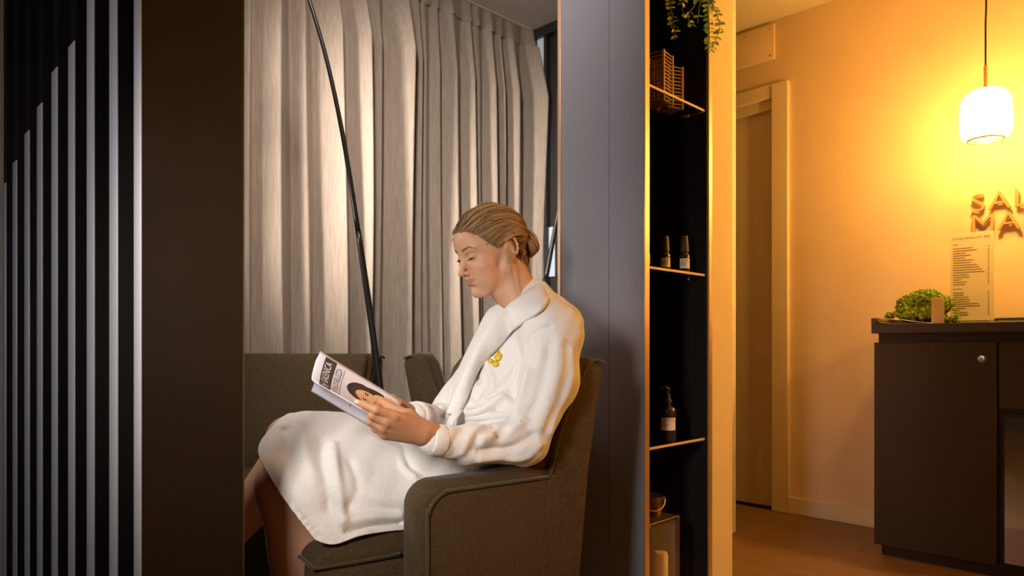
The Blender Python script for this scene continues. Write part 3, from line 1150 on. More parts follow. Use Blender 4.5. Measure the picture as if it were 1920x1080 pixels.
def wall_text(s, px, py_top, py_bot, track):
    wv = w_at(px, U_WALL)
    zt_, zb_ = z_at(px, py_top, U_WALL), z_at(px, py_bot, U_WALL)
    h = zt_ - zb_
    for ch in s:
        me = text_mesh(ch, h / 0.70, 0.0085, 0.0008, 6, 'LEFT', -.0012)
        xs = np.array([v.co.x for v in me.vertices])
        x0, wid = xs.min(), xs.max() - xs.min()
        o = link('letter', me, 'letter_face')
        k_ = 1.12
        Ml = Matrix.Translation(room(U_WALL - .0215, wv + x0 * k_, zb_)) @ ROT @ Matrix(((0, 0, -1, 0), (-1, 0, 0, 0), (0, 1, 0, 0), (0, 0, 0, 1))) @ Matrix.Diagonal((k_, 1, 1, 1))
        put(o, Ml, sign)
        bm = bmesh.new()
        wv -= wid * k_ + track


wall_text('SALA', 1825, 366, 399, .013)
wall_text('MASSAGGI', 1826, 405, 438, .013)

# ------------------------------------------------------------------ pendant lamp
LP = room(3.235, w_at(1848, 3.235), 0)
Yl = LP.y


def zl(py):
    return CAM_Z + (HZ - py) / F_PX * Yl


pend = thing('pendant_lamp', Vector((LP.x, LP.y, zl(262))), 'glowing ribbed glass pendant lamp on a black cord above the counter', 'lamp')
z0, z1, z2 = zl(262), zl(167), zl(125)
tube('cord', [Vector((LP.x + (.0022 if 0.3 < t_ < .7 else 0), LP.y, z2 + (CEIL - z2) * t_)) for t_ in np.linspace(0, 1, 12)], .0035, 'cord_black', pend)
lathe('canopy', [(0, 0), (.05, 0), (.05, -.012), (.045, -.02), (0, -.021)], 'brass', pend, 28, Matrix.Translation((LP.x, LP.y, CEIL)))
lathe('brass_stem', [(0, z2 + .004), (.0062, z2 + .004), (.0070, z2), (.0070, z1 + .008), (.013, z1 + .006), (.013, z1 - .004), (0, z1 - .004)], 'brass', pend, 18, Matrix.Translation((LP.x, LP.y, 0)))
H = z1 - z0
gm = bpy.data.materials.new('ribbed_glass')
gm.use_nodes = True
nt = gm.node_tree
nt.nodes.clear()
out = nt.nodes.new('ShaderNodeOutputMaterial')
tr = nt.nodes.new('ShaderNodeBsdfTransparent')
tr.inputs[0].default_value = (1, .97, .9, 1)
tl = nt.nodes.new('ShaderNodeBsdfTranslucent')
tl.inputs[0].default_value = (1, .93, .8, 1)
gl = nt.nodes.new('ShaderNodeBsdfGlossy')
gl.inputs['Roughness'].default_value = 0.15
m1 = nt.nodes.new('ShaderNodeMixShader')
m1.inputs[0].default_value = 0.30
m2 = nt.nodes.new('ShaderNodeMixShader')
m2.inputs[0].default_value = 0.08
nt.links.new(tr.outputs[0], m1.inputs[1])
nt.links.new(tl.outputs[0], m1.inputs[2])
nt.links.new(m1.outputs[0], m2.inputs[1])
nt.links.new(gl.outputs[0], m2.inputs[2])
nt.links.new(m2.outputs[0], out.inputs[0])
MATS['ribbed_glass'] = gm
RL = .097
prof = [(.014, z1), (.035, z1 - .002), (.062, z1 - .010), (.083, z1 - .028), (.094, z1 - .055), (RL, z0 + H * .45), (.097, z0 + H * .22), (.088, z0 + .012), (.070, z0 + .001), (.066, z0)]
pr = catmull([(r * .88 if r > .02 else r, 0, z) for r, z in prof], 36)
N = 96
vs, fs = [], []
for i, (r, _, z) in enumerate(pr):
    for k_ in range(N):
        a = 2 * math.pi * k_ / N
        rr = r + (.0014 * (1 if (i // 2 + k_ // 2) % 2 else -1) if r > .03 else 0)
        vs.append((LP.x + rr * math.cos(a), LP.y + rr * math.sin(a), z))
for i in range(len(pr) - 1):
    for k_ in range(N):
        k2 = (k_ + 1) % N
        fs.append((i * N + k_, i * N + k2, (i + 1) * N + k2, (i + 1) * N + k_))
o = mesh_obj('glass_shade', vs, fs, 'ribbed_glass', None, True)
put(o, Matrix.Identity(4), pend)
ring = [(LP.x + .060 * math.cos(a), LP.y + .060 * math.sin(a), z0) for a in np.linspace(0, 2 * math.pi, 41)]
tube('brass_ring', ring, .0042, 'brass', pend)
bulb = mat('bulb_glow', (1, .9, .7), .5, emit=(1.0, .56, .125), estr=285)
lathe('bulb', [(0, z0 + .018), (.028, z0 + .024), (.048, z0 + .05), (.052, z0 + .078), (.045, z0 + .104), (.026, z0 + .130), (.014, z0 + .145), (0, z0 + .147)], 'bulb_glow', pend, 28, Matrix.Translation((LP.x, LP.y, 0)))

for wv_, lb in ((-.45, 'added glass pendant, out of view along the counter, for warm rim light'),):  # unseen pendant, added for warm light on chair and shoulder
    r_ = pend.copy()
    C.objects.link(r_)
    q_ = room(3.235, wv_, z0)
    r_.location = q_
    r_['label'] = lb
    for ch in list(pend.children):
        c_ = ch.copy()
        C.objects.link(c_)
        c_.parent = r_
        if ch.name.startswith('bulb'):
            c_.data = ch.data.copy()
            c_.data.materials[0] = mat('bulb_glow_bright', (1, .9, .7), .5, emit=(1.0, .56, .125), estr=660)

# ------------------------------------------------------------------ curtain
def uc_at(px):
    r = (px - 960) / F_PX
    return W_CURT * (1 + r) / (1 - r)


crest = [509, 563, 625, 671, 704, 757, 786, 799, 822, 847, 883, 896, 921, 940, 960, 999]
valley = [472, 544, 583, 633, 692, 722, 777, 794, 811, 829, 868, 888, 908, 934, 949, 978]
kn = []
for v_, c_ in zip(valley, crest):
    kn.append((uc_at(v_), 0.0))
    kn.append((uc_at(c_), 1.0))
uL = 0.36
ks = kn[0][0]
extra = []
pos_u = ks
i = 0
while pos_u > uL + .09:
    extra.insert(0, (pos_u - .030, 1.0))
    extra.insert(0, (pos_u - .085, 0.0))
    pos_u -= .085
kn = [(uL, .5)] + extra + kn + [(uc_at(1003) + .005, .55)]
ku = np.array([a for a, _ in kn])
kv = np.array([b_ for _, b_ in kn])
NU, NZ = 760, 60
us = np.linspace(uL, ku[-1], NU)
amp = np.interp(us, ku[1:-1], np.minimum(np.diff(ku)[:-1], .09) * 1.15 + .022)


def fold_profile(shift):
    f = np.interp(us + shift, ku, kv)
    ker = np.hanning(9)
    return np.convolve(np.pad(f, 4, 'edge'), ker / ker.sum(), 'valid')


drape = thing('curtain', room(1.6, W_CURT, 0), 'floor length taupe linen curtain with deep pleats along the lounge wall', 'curtain')
vs = np.zeros((NZ, NU, 3))
ztop, zbot = CEIL_L - .012, 0.02
zt_tape = CEIL_L - .115
ru = np.random.default_rng(3)
ph = [ru.uniform(0, 6.28, 6) for _ in range(3)]
for j in range(NZ):
    t_ = j / (NZ - 1)
    z = zt_tape + (zbot - zt_tape) * t_
    shift = .012 * math.sin(2.2 * t_ + 1) * np.sin(us * 3.1 + ph[0][0]) + .006 * np.sin(us * 9 + 3 * t_ + ph[0][1])
    f = fold_profile(shift)
    tight = np.clip(t_ / .12, 0, 1)
    rip = .004 * np.sin(us * 60 + 2.5 * np.sin(3 * t_ + us * 4)) * tight
    dep = amp * f * (.45 + .55 * tight) * (1 + .25 * np.sin(us * 7 + 4 * t_)) + rip
    wv = W_CURT - dep + .02
    vs[j, :, 0] = (us - wv) / SQ
    vs[j, :, 1] = (us + wv) / SQ
    vs[j, :, 2] = z
idx = np.arange(NZ * NU).reshape(NZ, NU)
qd = np.stack([idx[:-1, :-1], idx[1:, :-1], idx[1:, 1:], idx[:-1, 1:]], -1).reshape(-1, 4)
o = link('drape', np_mesh('drape', vs.reshape(-1, 3), qd), 'curtain', None, True)
put(o, Matrix.Identity(4), drape)
vs2 = np.zeros((8, NU, 3))
for j in range(8):
    t_ = j / 7
    f = fold_profile(0 * us)
    dep = amp * f * .40 + .003 * np.sin(us * 60)
    dep = dep * (.45 + .55 * t_ ** 2) + .006 - .004 * (t_ > .9)
    wv = W_CURT - dep + .02
    vs2[j, :, 0] = (us - wv) / SQ
    vs2[j, :, 1] = (us + wv) / SQ
    vs2[j, :, 2] = ztop + (zt_tape - .003 - ztop) * t_
idx = np.arange(8 * NU).reshape(8, NU)
qd = np.stack([idx[:-1, :-1], idx[1:, :-1], idx[1:, 1:], idx[:-1, 1:]], -1).reshape(-1, 4)
o = link('heading_tape', np_mesh('heading_tape', vs2.reshape(-1, 3), qd), 'curtain', None, True)
put(o, Matrix.Identity(4), drape)
rbox('curtain_track', uL, U_GLASS - .03, W_CURT - .005, W_CURT + .035, CEIL_L - .011, CEIL_L - .0045, 'white_paint', drape)

# ------------------------------------------------------------------ dark framed partition beyond the woman
part = struct(rbox('window_1', U_GLASS + .02, U_GLASS + .05, 1.6205, 2.985, 0, CEIL_L, 'frame_dark'))


def wg(px):
    return w_at(px, U_GLASS)


rbox('frame_post', U_GLASS - .015, U_GLASS + .02, wg(1007), wg(1003), 0, CEIL_L - .06, 'frame_dark', part)
rbox('pane', U_GLASS + .0, U_GLASS + .0195, wg(1022), wg(1007.5), 0, CEIL_L - .06, 'frost_pane_glow', part)
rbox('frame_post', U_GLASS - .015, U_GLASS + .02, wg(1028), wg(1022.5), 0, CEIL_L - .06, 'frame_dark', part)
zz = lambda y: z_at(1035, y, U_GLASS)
rbox('pane', U_GLASS + .004, U_GLASS + .0195, wg(1042), wg(1028.3), zz(518), zz(425), 'frost_pane_glow', part)
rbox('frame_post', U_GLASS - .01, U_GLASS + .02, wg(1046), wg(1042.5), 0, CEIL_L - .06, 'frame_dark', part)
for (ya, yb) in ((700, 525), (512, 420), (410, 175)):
    rbox('pane', U_GLASS + .004, U_GLASS + .0195, wg(1075), wg(1046.3), zz(ya), zz(yb), 'frost_pane_glow', part)
rbox('frame_header', U_GLASS - .02, U_GLASS + .02, 1.65, wg(1003), CEIL_L - .0595, CEIL_L, 'frame_dark', part)

# ------------------------------------------------------------------ floor lamps with curved black poles
def floor_lamp(ctrl, rads, label, head=True):
    base = Vector((ctrl[-1].x, ctrl[-1].y, 0))
    t = thing('floor_lamp', base, label, 'lamp')
    cv = catmull(ctrl, 60)
    rr = np.interp(np.linspace(0, 1, 60), np.linspace(0, 1, len(rads)), rads)
    n = 34
    tube('upper_pole', cv[:n + 1], rr[:n + 1], 'lamp_black', t, 12)
    tube('lower_pole', cv[n:], rr[n:] * 1.08, 'lamp_black', t, 12)
    lathe('base_disc', [(0, 0), (.11, 0), (.11, .012), (.105, .018), (.03, .022), (.018, .03), (0, .03)], 'lamp_black', t, 40, Matrix.Translation(base))
    if head:
        hp_ = Vector(cv[0])
        lathe('lamp_head', [(0, .03), (.014, .028), (.024, .01), (.028, -.03), (.025, -.03), (.02, .006), (0, .016)], 'lamp_black', t, 32, Matrix.Translation(hp_))
    return t


ctl = [P(536, -128, 2.20), P(558, -70, 2.21), P(580, 0, 2.22), P(612, 110, 2.24), P(642, 250, 2.26), P(667, 405, 2.27), P(690, 560, 2.29), P(713, 730, 2.30)]
end = ctl[-1]
ctl += [Vector((end.x + .045, end.y + .012, .35)), Vector((end.x + .07, end.y + .02, .02))]
floor_lamp(ctl, [.005, .0055, .006, .0068, .0075, .0085, .010, .0105, .011, .012], 'tall floor lamp with a leaning black pole in front of the curtain')
e0, e1 = P(1024, 520, 3.35), P(1050, 380, 3.35)
dd = e1 - e0
floor_lamp([e0 + dd * 2.6, e0 + dd * 1.8, e1, e0 + dd * .5, e0, e0 - dd * .7, Vector((e0.x - dd.x * 1.6, e0.y, .35)), Vector((e0.x - dd.x * 2, e0.y, .02))],
           [.007, .008, .010, .011, .012, .013, .014, .014], 'black leaning lamp pole by the dark framed glazing behind the seated person', False)

# ------------------------------------------------------------------ armchairs
TH = math.radians(33)
f_ = Vector((-math.cos(TH), -math.sin(TH), 0))
s_dir = Vector((math.sin(TH), -math.cos(TH), 0))
Qc = P(783, 900, 1.50)
Qc.z = 0
HWC = 0.30
CH_O = Qc - s_dir * HWC               # chair origin: front line of the arms, on the centre plane


def side(px, py, lat=HWC):
    """pixel on the chair's near outer side -> chair coordinates x (forward), z"""
    q = CH_O + s_dir * lat
    r = (px - 960) / F_PX
    t = (r * q.y - q.x) / (f_.x - r * f_.y)
    Y = q.y + t * f_.y
    return t, CAM_Z + (HZ - py) / F_PX * Y


CHM = Matrix.Translation(CH_O) @ Matrix.Rotation(math.atan2(f_.y, f_.x), 4, 'Z')
# chair coordinates: x forward, y to the sitter's left, z up
LEGZ = 0.13


def arc(cx, cz, r, a0, a1, n=7):
    return [(cx + r * math.cos(math.radians(a)), cz + r * math.sin(math.radians(a))) for a in np.linspace(a0, a1, n)]


xb_low = side(1078, 1060)[0]
xb_top, zb_top = side(1131, 684)
xs_seam, zs_seam = side(1032, 893)
z_arm = side(880, 897)[1]


def make_chair(label):
    t = thing('armchair', CH_O, label, 'armchair', math.atan2(f_.y, f_.x))
    M0 = CHM

    def add(name, bm, m='velvet', parent=None, angle=60):
        o = bm_obj(name, bm, m, None, True, None, angle)
        put(o, M0, parent or t)
        return o
    # arms with rounded front
    for sg in (1, -1):
        y0, y1 = (HWC - .092, HWC) if sg > 0 else (-HWC, -HWC + .092)
        R = .06
        poly = [(0.0, LEGZ)] + arc(-R, z_arm - R, R, 0, 90, 8) + [(xs_seam - .02, z_arm + .006), (xs_seam - .02, LEGZ)]
        bm = bmesh.new()
        prism(bm, poly, y0, y1, .026, 4)
        arm = add('arm', bm)
        yo = HWC - .012 if sg > 0 else -HWC + .012
        yo2 = (HWC + .002) * sg
        pts = [(-.024, LEGZ + .02)] + [(x - .022, z - .022) for x, z in arc(-R, z_arm - R, R, 0, 90, 8)] + [(xs_seam - .01, z_arm - .018)]
        cv = catmull([Vector((x, yo2, z)) for x, z in pts], 40)
        pt = [M0 @ Vector(q) for q in cv]
        tube('arm_piping', pt, .0042, 'velvet_piping', arm, 8)
    # backrest: leaning slab with rounded top
    th = .088
    poly = [(xb_low, LEGZ), (xb_low + .12, LEGZ), (xs_seam + .012, zs_seam - .02), (xb_top + .105, zb_top - .035), (xb_top + .088, zb_top + .012), (xb_top + .055, zb_top + .024), (xb_top + .012, zb_top + .012), (xb_top, zb_top - .012), (side(1105, 880)[0], side(1105, 880)[1])]
    bm = bmesh.new()
    prism(bm, poly, -HWC - .004, HWC + .004, .016, 3)
    back = add('backrest', bm)
    poly2 = [(xs_seam + .005, .38), (xs_seam + .085, .40), (xs_seam + .075, .50), (xb_top + .150, zb_top - .10), (xb_top + .125, zb_top - .02), (xb_top + .09, zb_top + .02), (xb_top + .06, zb_top + .02), (xs_seam - .03, .6)]
    bm = bmesh.new()
    prism(bm, poly2, -HWC + .012, HWC - .012, .03, 4)
    add('back_cushion', bm)
    for sg in (1, -1):
        pp_ = [side(1030, 892), side(1048, 815), side(1070, 752), side(1092, 700), side(1106, 680), side(1117, 675), side(1131, 681)]
        cv = catmull([Vector((x, sg * (HWC + .004), z)) for x, z in pp_], 40)
        tube('back_piping', [M0 @ Vector(q) for q in cv], .0042, 'velvet_piping', back, 8)
    # seat
    xf = .19
    bm = bmesh.new()
    prism(bm, [(xf - .006, LEGZ), (xf - .006, .385), (xb_low + .1, .385), (xb_low + .1, LEGZ)], -HWC + .095, HWC - .095, .012, 2)
    add('seat_base', bm)
    bm = bmesh.new()
    poly3 = [(xf, .382), (xf + .004, .40), (xf - .01, .418), (xf - .08, .438), (xf - .22, .448), (-.30, .44), (-.30, .382)]
    prism(bm, poly3, -HWC + .094, HWC - .094, .014, 3)
    seat = add('seat_cushion', bm)
    ring_ = [(xf + .006, y, .392) for y in np.linspace(-HWC + .096, HWC - .096, 12)] + [(x, HWC - .092, .392) for x in np.linspace(xf - .01, 0.0, 8)]
    tube('seat_piping', [M0 @ Vector(q) for q in ring_], .004, 'velvet_piping', seat, 8)
    for (lx, ly) in ((.13, .19), (.13, -.19), (xb_low + .07, .27), (xb_low + .07, -.27)):
        bm = bmesh.new()
        dxs = .012 if lx > 0 else -.015
        vsb = []
        t2 = tube_geo([(lx + dxs, ly, 0.0), (lx, ly, LEGZ + .01)], [.013, .021], 14)
        o = mesh_obj('leg', t2[0], t2[1], 'chair_leg', None, True)
        put(o, M0, t)
    return t


def dup(root, loc, rz, label):
    r = root.copy()
    C.objects.link(r)
    r.location = loc
    r.rotation_euler = (0, 0, rz)
    r['label'] = label
    for ch in list(root.children):
        c = ch.copy()
        C.objects.link(c)
        c.parent = r
        for g_ in list(ch.children):
            d_ = g_.copy()
            C.objects.link(d_)
            d_.parent = c
    return r


chair = make_chair('brown velvet armchair with piping holding the seated person in the robe')
fb = Vector((-.26, -.966, 0))
sb = Vector((.966, -.26, 0))                       # its left arm is on the right of the photograph
c2 = dup(chair, Vector((-.487, 2.50, 0)) - sb * HWC - fb * (xb_top + .06), math.atan2(fb.y, fb.x), 'empty brown velvet armchair facing forward at the left, behind the open magazine')
fc = Vector((.995, .10, 0))
sc3 = Vector((-.10, .995, 0))
rear = P(757, 660, 2.52)
rear.z = 0
c3 = dup(chair, rear - fc * xb_top + sc3 * HWC, math.atan2(fc.y, fc.x), 'dark velvet armchair seen side on between the lamp pole and the person')
for c_ in (chair, c2, c3):
    c_['group'] = 'velvet lounge armchairs'
# ------------------------------------------------------------------ the woman
mat('skin', (0.62, 0.36, 0.24), 0.52, attr='tone', var=0.06, vscale=60, sss=0.12, bump=0.06, bscale=900, bdist=0.0006, spec=0.4)
mat('robe', (0.80, 0.775, 0.75), 0.95, var=0.035, vscale=160, bump=0.8, bscale=400, bdist=0.0026, sheen=0.2, spec=0.1)
mat('hair', (0.20, 0.105, 0.045), 0.50, attr='tone', var=0.15, vscale=120, spec=0.45, aniso=0.3)
mat('eye_white', (0.72, 0.66, 0.62), 0.2)
mat('eye_iris', (0.035, 0.020, 0.012), 0.15)
mat('embroidery', (0.72, 0.50, 0.015), 0.6, var=0.2, vscale=300)
mat('gold', (0.85, 0.62, 0.28), 0.25, metal=1.0)
mat('nail', (0.80, 0.50, 0.44), 0.2, coat=0.5)

AL, BE, GA = math.radians(31), math.radians(20), math.radians(-2)
hf = Vector((-math.cos(AL) * math.cos(BE), -math.sin(AL) * math.cos(BE), -math.sin(BE)))
hl = Vector((math.sin(AL), -math.cos(AL), 0))
hu = hf.cross(hl)
HO = P(951, 472, 1.868) - hl * .072
HM = Matrix((hf, hl, hu)).transposed().to_4x4() @ Matrix.Rotation(GA, 4, 'X')
HM.translation = HO
HMI = np.array(HM.inverted())


def toloc(p):
    return np.array(HM.inverted() @ Vector(p))


pelvis = CH_O + f_ * -.20 + Vector((0, 0, .53))
person = thing('person', Vector((pelvis.x, pelvis.y, .45)), 'seated person in a white terry bathrobe with crossed legs, reading a magazine', 'person')

# head and neck in head coordinates: x forward, y left, z up, origin between the ears
hd_ = Field((-.125, -.10, -.27), (.135, .105, .14), .0016)
hd_.ell((-.006, 0, .046), (.098, .073, .083), .01)
hd_.ell((.030, 0, .030), (.066, .066, .072), .02)
hd_.ell((.046, 0, -.022), (.048, .056, .062), .02)
hd_.ell((.056, 0, -.060), (.036, .040, .034), .02)           # lower face
for sg in (-1, 1):
    hd_.cap((.006, sg * .054, -.040), (.070, sg * .016, -.086), .013, .012, .018)   # jaw line
    hd_.cap((-.004, sg * .060, -.005), (.006, sg * .054, -.042), .010, .012, .02)
    hd_.ell((.063, sg * .041, -.014), (.024, .021, .017), .02)                # cheek bone
    hd_.ell((.058, sg * .034, -.044), (.026, .022, .026), .022)                # cheek
    hd_.ell((.074, sg * .030, .038), (.016, .026, .008), .012)                # brow ridge
    hd_.ell((.096, sg * .031, .017), (.0135, .0175, .0095), .010, None, -1)   # eye socket
hd_.ell((.084, 0, -.083), (.014, .018, .013), .014)           # chin
hd_.ell((.075, 0, .060), (.022, .045, .034), .02)             # forehead
hd_.cap((.086, 0, .026), (.104, 0, -.004), .0085, .0078, .010)   # nose bridge
hd_.cap((.103, 0, -.002), (.1135, 0, -.0185), .0072, .0082, .006)
hd_.ell((.1145, 0, -.0195), (.0085, .0090, .0076), .005)
for sg in (-1, 1):
    hd_.ell((.1005, sg * .0118, -.0225), (.0095, .0058, .0064), .005)
    hd_.ell((.1040, sg * .0062, -.0285), (.0050, .0032, .0032), .002, None, -1)   # nostril
hd_.ell((.088, 0, -.046), (.0165, .024, .016), .012)          # mouth mound
hd_.cap((.1025, 0, -.0300), (.1035, 0, -.0370), .0022, .0022, .004, -1)   # philtrum
for sg in (-1, 1):
    hd_.cap((.1020, sg * .0035, -.0418), (.0885, sg * .0280, -.0416), .0038, .0015, .004)   # upper lip
    hd_.cap((.1000, sg * .003, -.0522), (.0878, sg * .0262, -.0438), .0050, .0015, .004)    # lower lip
    hd_.cap((.1078, 0, -.0466), (.0898, sg * .0292, -.0424), .0013, .0010, .0020, -1)       # between the lips
hd_.ell((.0960, 0, -.0630), (.006, .014, .004), .008, None, -1)    # under lip
EYE = [(.0795, sg * .031, .0165) for sg in (-1, 1)]
for e in EYE:
    hd_.ell(e, .0142, .0025)                                     # closed lid volume over the eyeball
    # opening between the lids
    sgn = 1 if e[1] > 0 else -1
for sg in (-1, 1):
    hd_.cap((.0960, sg * .0220, .0092), (.0905, sg * .0430, .0118), .0034, .0030, .0012, -1)
    hd_.cap((.0935, sg * .020, .0235), (.0875, sg * .043, .0250), .0012, .0012, .003, -1)    # lid crease
# ears
for sg in (-1, 1):
    pts = []
    for a in np.linspace(-40, 250, 13):
        ar = math.radians(a)
        pts.append((-.012 - .0165 * math.cos(ar) * 1.0 - .004 * math.sin(ar), sg * (.074 + .010 * (0.5 + 0.5 * math.cos(ar))), .010 + .0285 * math.sin(ar)))
    rr = [.0034] * 8 + [.0034, .0034, .0036, .0042, .005]
    hd_.chain(pts, rr, .002)
    hd_.ell((-.011, sg * .073, .004), (.015, .008, .026), .004)
    hd_.ell((-.006, sg * .082, .002), (.0085, .0065, .0115), .004, None, -1)
    hd_.ell((-.010, sg * .083, .020), (.0085, .0045, .010), .004, None, -1)
    hd_.ell((.0045, sg * .0755, .000), (.004, .0035, .0065), .003)       # tragus
    hd_.ell((-.004, sg * .076, -.0235), (.0068, .0042, .0075), .004)     # lobe
# neck
nb = toloc(P(990, 590, 1.93))
nb2 = toloc(P(1000, 640, 1.95))
hd_.cap((-.030, 0, -.020), nb + np.array([.004, 0, 0]), .050, .053, .02)
hd_.cap((.000, 0, -.050), nb + np.array([.02, 0, -.01]), .045, .046, .02)
hd_.cap(nb, nb2, .056, .085, .03)
for sg in (-1, 1):
    hd_.cap((-.022, sg * .050, -.03), (nb[0] + .045, sg * .016, nb[2] - .01), .010, .010, .02)   # neck muscle
hp_, hq_ = hd_.mesh()
hp_ = relax(hp_, hq_, 2, .5)
x, y, z = hp_.T
ay = np.abs(y)
SK = np.array([.60, .335, .205])
tone = np.tile(SK, (len(hp_), 1))


def paint(mask, col):
    global tone
    m_ = np.clip(mask, 0, 1)[:, None]
    tone = tone * (1 - m_) + np.array(col) * m_


def gauss(cx_, cy_, cz_, sx_, sy_, sz_):
    return np.exp(-((x - cx_) / sx_) ** 2 - ((ay - cy_) / sy_) ** 2 - ((z - cz_) / sz_) ** 2)


paint(gauss(.07, .045, -.02, .03, .022, .02) * .45, (.62, .28, .17))
paint(gauss(.11, 0, -.02, .012, .012, .01) * .3, (.60, .27, .18))
lipm = np.clip((.0295 - ay) / .004, 0, 1) * (x > .088) * np.clip((.0085 * (1 - (ay / .0308) ** 1.6) + .0016 - np.abs(z + .0470 - 5.4 * ay ** 2)) / .0014, 0, 1)
paint(lipm * .9, (.46, .15, .115))
brow_z = .0365 - .55 * np.clip(ay - .043, 0, 1) + .26 * np.clip(ay - .012, 0, .028)
browm = np.clip((.0037 - np.abs(z - brow_z) - .075 * np.clip(ay - .03, 0, 1)) / .0013, 0, 1) * np.clip((ay - .0115) / .003, 0, 1) * np.clip((.0575 - ay) / .004, 0, 1) * (x > .03)
paint(browm * .85, (.10, .050, .026))
lash = np.clip(1 - np.abs(z - (.0128 + .10 * np.clip(ay - .021, 0, 1) - 14 * (ay - .032) ** 2 * .3)) / .0016, 0, 1) * (ay > .019) * (ay < .0465) * (x > .075)
paint(lash * .9, (.03, .016, .012))
paint(gauss(.09, .033, .0235, .012, .013, .007) * .40, (.50, .24, .15))
head_me = (hp_, hq_, tone.copy())

# left hand
W_ = Vector
hn = Field(tuple(np.array(P(660, 850, 1.40)) - (.02, .05, .02)), tuple(np.array(P(850, 740, 1.60)) + (.03, .06, .03)), .0016)
wr0, wr1 = P(850, 824, 1.57), P(796, 813, 1.52)
hn.cap(wr0, wr1, .021, .0245, .01)
hn.cap(wr0, wr1 + W_((0, .0, .006)), .018, .021, .01)
K = [P(741, 781, 1.455), P(726, 791, 1.450), P(719, 803, 1.458), P(722, 815, 1.472)]
Wb = [P(790, 803, 1.512), P(790, 809, 1.508), P(790, 816, 1.508), P(791, 822, 1.512)]
for a_, b_, r0, r1 in zip(Wb, K, (.0155, .0165, .0165, .015), (.0125, .0125, .012, .011)):
    hn.cap(a_, b_, r0, r1, .010)
idx_f = [K[0], P(705, 768, 1.428), P(684, 759, 1.430), P(670, 754, 1.437)]
hn.chain(idx_f, [.0118, .0092, .0079, .0066], .004)
mid_f = [K[1], P(698, 779, 1.434), P(700, 767, 1.452), P(710, 762, 1.470)]
hn.chain(mid_f, [.0120, .0090, .0080, .0070], .004)
rin_f = [K[2], P(694, 790, 1.446), P(698, 778, 1.468), P(710, 770, 1.482)]
hn.chain(rin_f, [.0112, .0086, .0076, .0066], .004)
pin_f = [K[3], P(703, 803, 1.463), P(708, 792, 1.480), P(716, 784, 1.490)]
hn.chain(pin_f, [.0102, .0078, .0068, .0058], .004)
th_f = [P(786, 798, 1.515), P(766, 780, 1.512), P(748, 772, 1.520), P(730, 762, 1.535), P(716, 752, 1.548)]
hn.chain(th_f, [.018, .0145, .0112, .0098, .0080], .008)
hn.cap(P(770, 784, 1.505), P(745, 786, 1.470), .012, .010, .014)       # web of the thumb
for q in K:
    hn.ell(q + W_((-.002, -.007, .003)), .0066, .008)                     # knuckles
for a_, b_ in zip(Wb[:3], K[:3]):
    hn.cap(a_.lerp(b_, .35) + W_((0, -.0128, .004)), b_ + W_((0, -.0095, .004)), .0024, .0026, .005)   # tendons
np_, nq_ = hn.mesh()
np_ = relax(np_, nq_, 2, .5)
t_h = np.tile(np.array([.50, .255, .145]), (len(np_), 1))
for q in K + idx_f[1:3] + mid_f[1:2] + rin_f[1:2]:
    m_ = np.exp(-(np.linalg.norm(np_ - np.array(q), axis=1) / .012) ** 4)[:, None] * .35
    t_h = t_h * (1 - m_) + np.array([.52, .22, .13]) * m_
m_ = np.exp(-(np.linalg.norm(np_ - np.array(idx_f[3]), axis=1) / .010) ** 2)[:, None] * .6
t_h = t_h * (1 - m_) + np.array([.60, .30, .20]) * m_

# right hand, behind the magazine
rn = Field(tuple(np.array(P(690, 850, 1.58)) - (.05, .05, .05)), tuple(np.array(P(830, 740, 1.75)) + (.05, .06, .05)), .003)
rn.cap(P(800, 790, 1.70), P(760, 775, 1.645), .016, .020, .01)
rk = [P(735, 755 + 8 * i, 1.615 + .006 * i) for i in range(4)]
for i, q in enumerate(rk):
    rn.cap(P(765, 768 + 6 * i, 1.645), q, .014, .011, .01)
    rn.chain([q, P(708, 752 + 9 * i, 1.610 + .004 * i), P(690, 752 + 9 * i, 1.612 + .004 * i)], [.011, .009, .007], .004)
rn.chain([P(760, 765, 1.635), P(735, 748, 1.605), P(718, 742, 1.598)], [.014, .011, .008], .006)
rp_, rq_ = rn.mesh()
t_r = np.tile(np.array([.50, .255, .145]), (len(rp_), 1))

# legs
lg = Field((-.95, 1.30, -.02), (.02, 2.25, .80), .005)
lk = P(533, 908, 1.60)          # left knee
lhip = CH_O + f_ * -.17 + s_dir * .07 + Vector((0, 0, .50))
la = Vector((lk.x + .035, lk.y + .02, .09))
lg.cap(lhip, lk, .045, .046, .02)
lg.ell(lk + Vector((-.012, -.006, .0)), (.050, .052, .058), .02)
cal = lk.lerp(la, .33) + Vector((.020, .010, 0))
lg.cap(lk, cal, .052, .054, .03)
lg.cap(cal, la, .054, .034, .03)
lg.cap(lk + Vector((-.006, 0, -.05)), la + Vector((-.008, 0, 0)), .040, .030, .03)
ft = la + f_ * .16 + Vector((0, 0, -.062))
lg.cap(la + Vector((0, 0, -.02)), la + Vector((.012, .006, -.055)), .034, .030, .02)
lg.cap(la + Vector((0, 0, -.045)), ft, .032, .022, .02)
rk_ = P(552, 826, 1.80)          # right knee, crossed over
rhip = CH_O + f_ * -.17 - s_dir * .09 + Vector((0, 0, .55))
ra = P(405, 1030, 1.66)
lg.cap(rhip, rk_, .045, .048, .02)
lg.ell(rk_ + Vector((-.016, -.006, .006)), (.054, .054, .056), .02)
cal = rk_.lerp(ra, .38) + Vector((.020, .008, -.016))
lg.cap(rk_, cal, .052, .054, .03)
lg.cap(cal, ra, .054, .034, .03)
lg.cap(rk_ + Vector((-.01, -.01, -.02)), ra, .042, .030, .03)
lg.cap(ra, ra + f_ * .06 + Vector((-.03, -.02, -.10)), .033, .020, .02)
lp_, lq_ = lg.mesh()
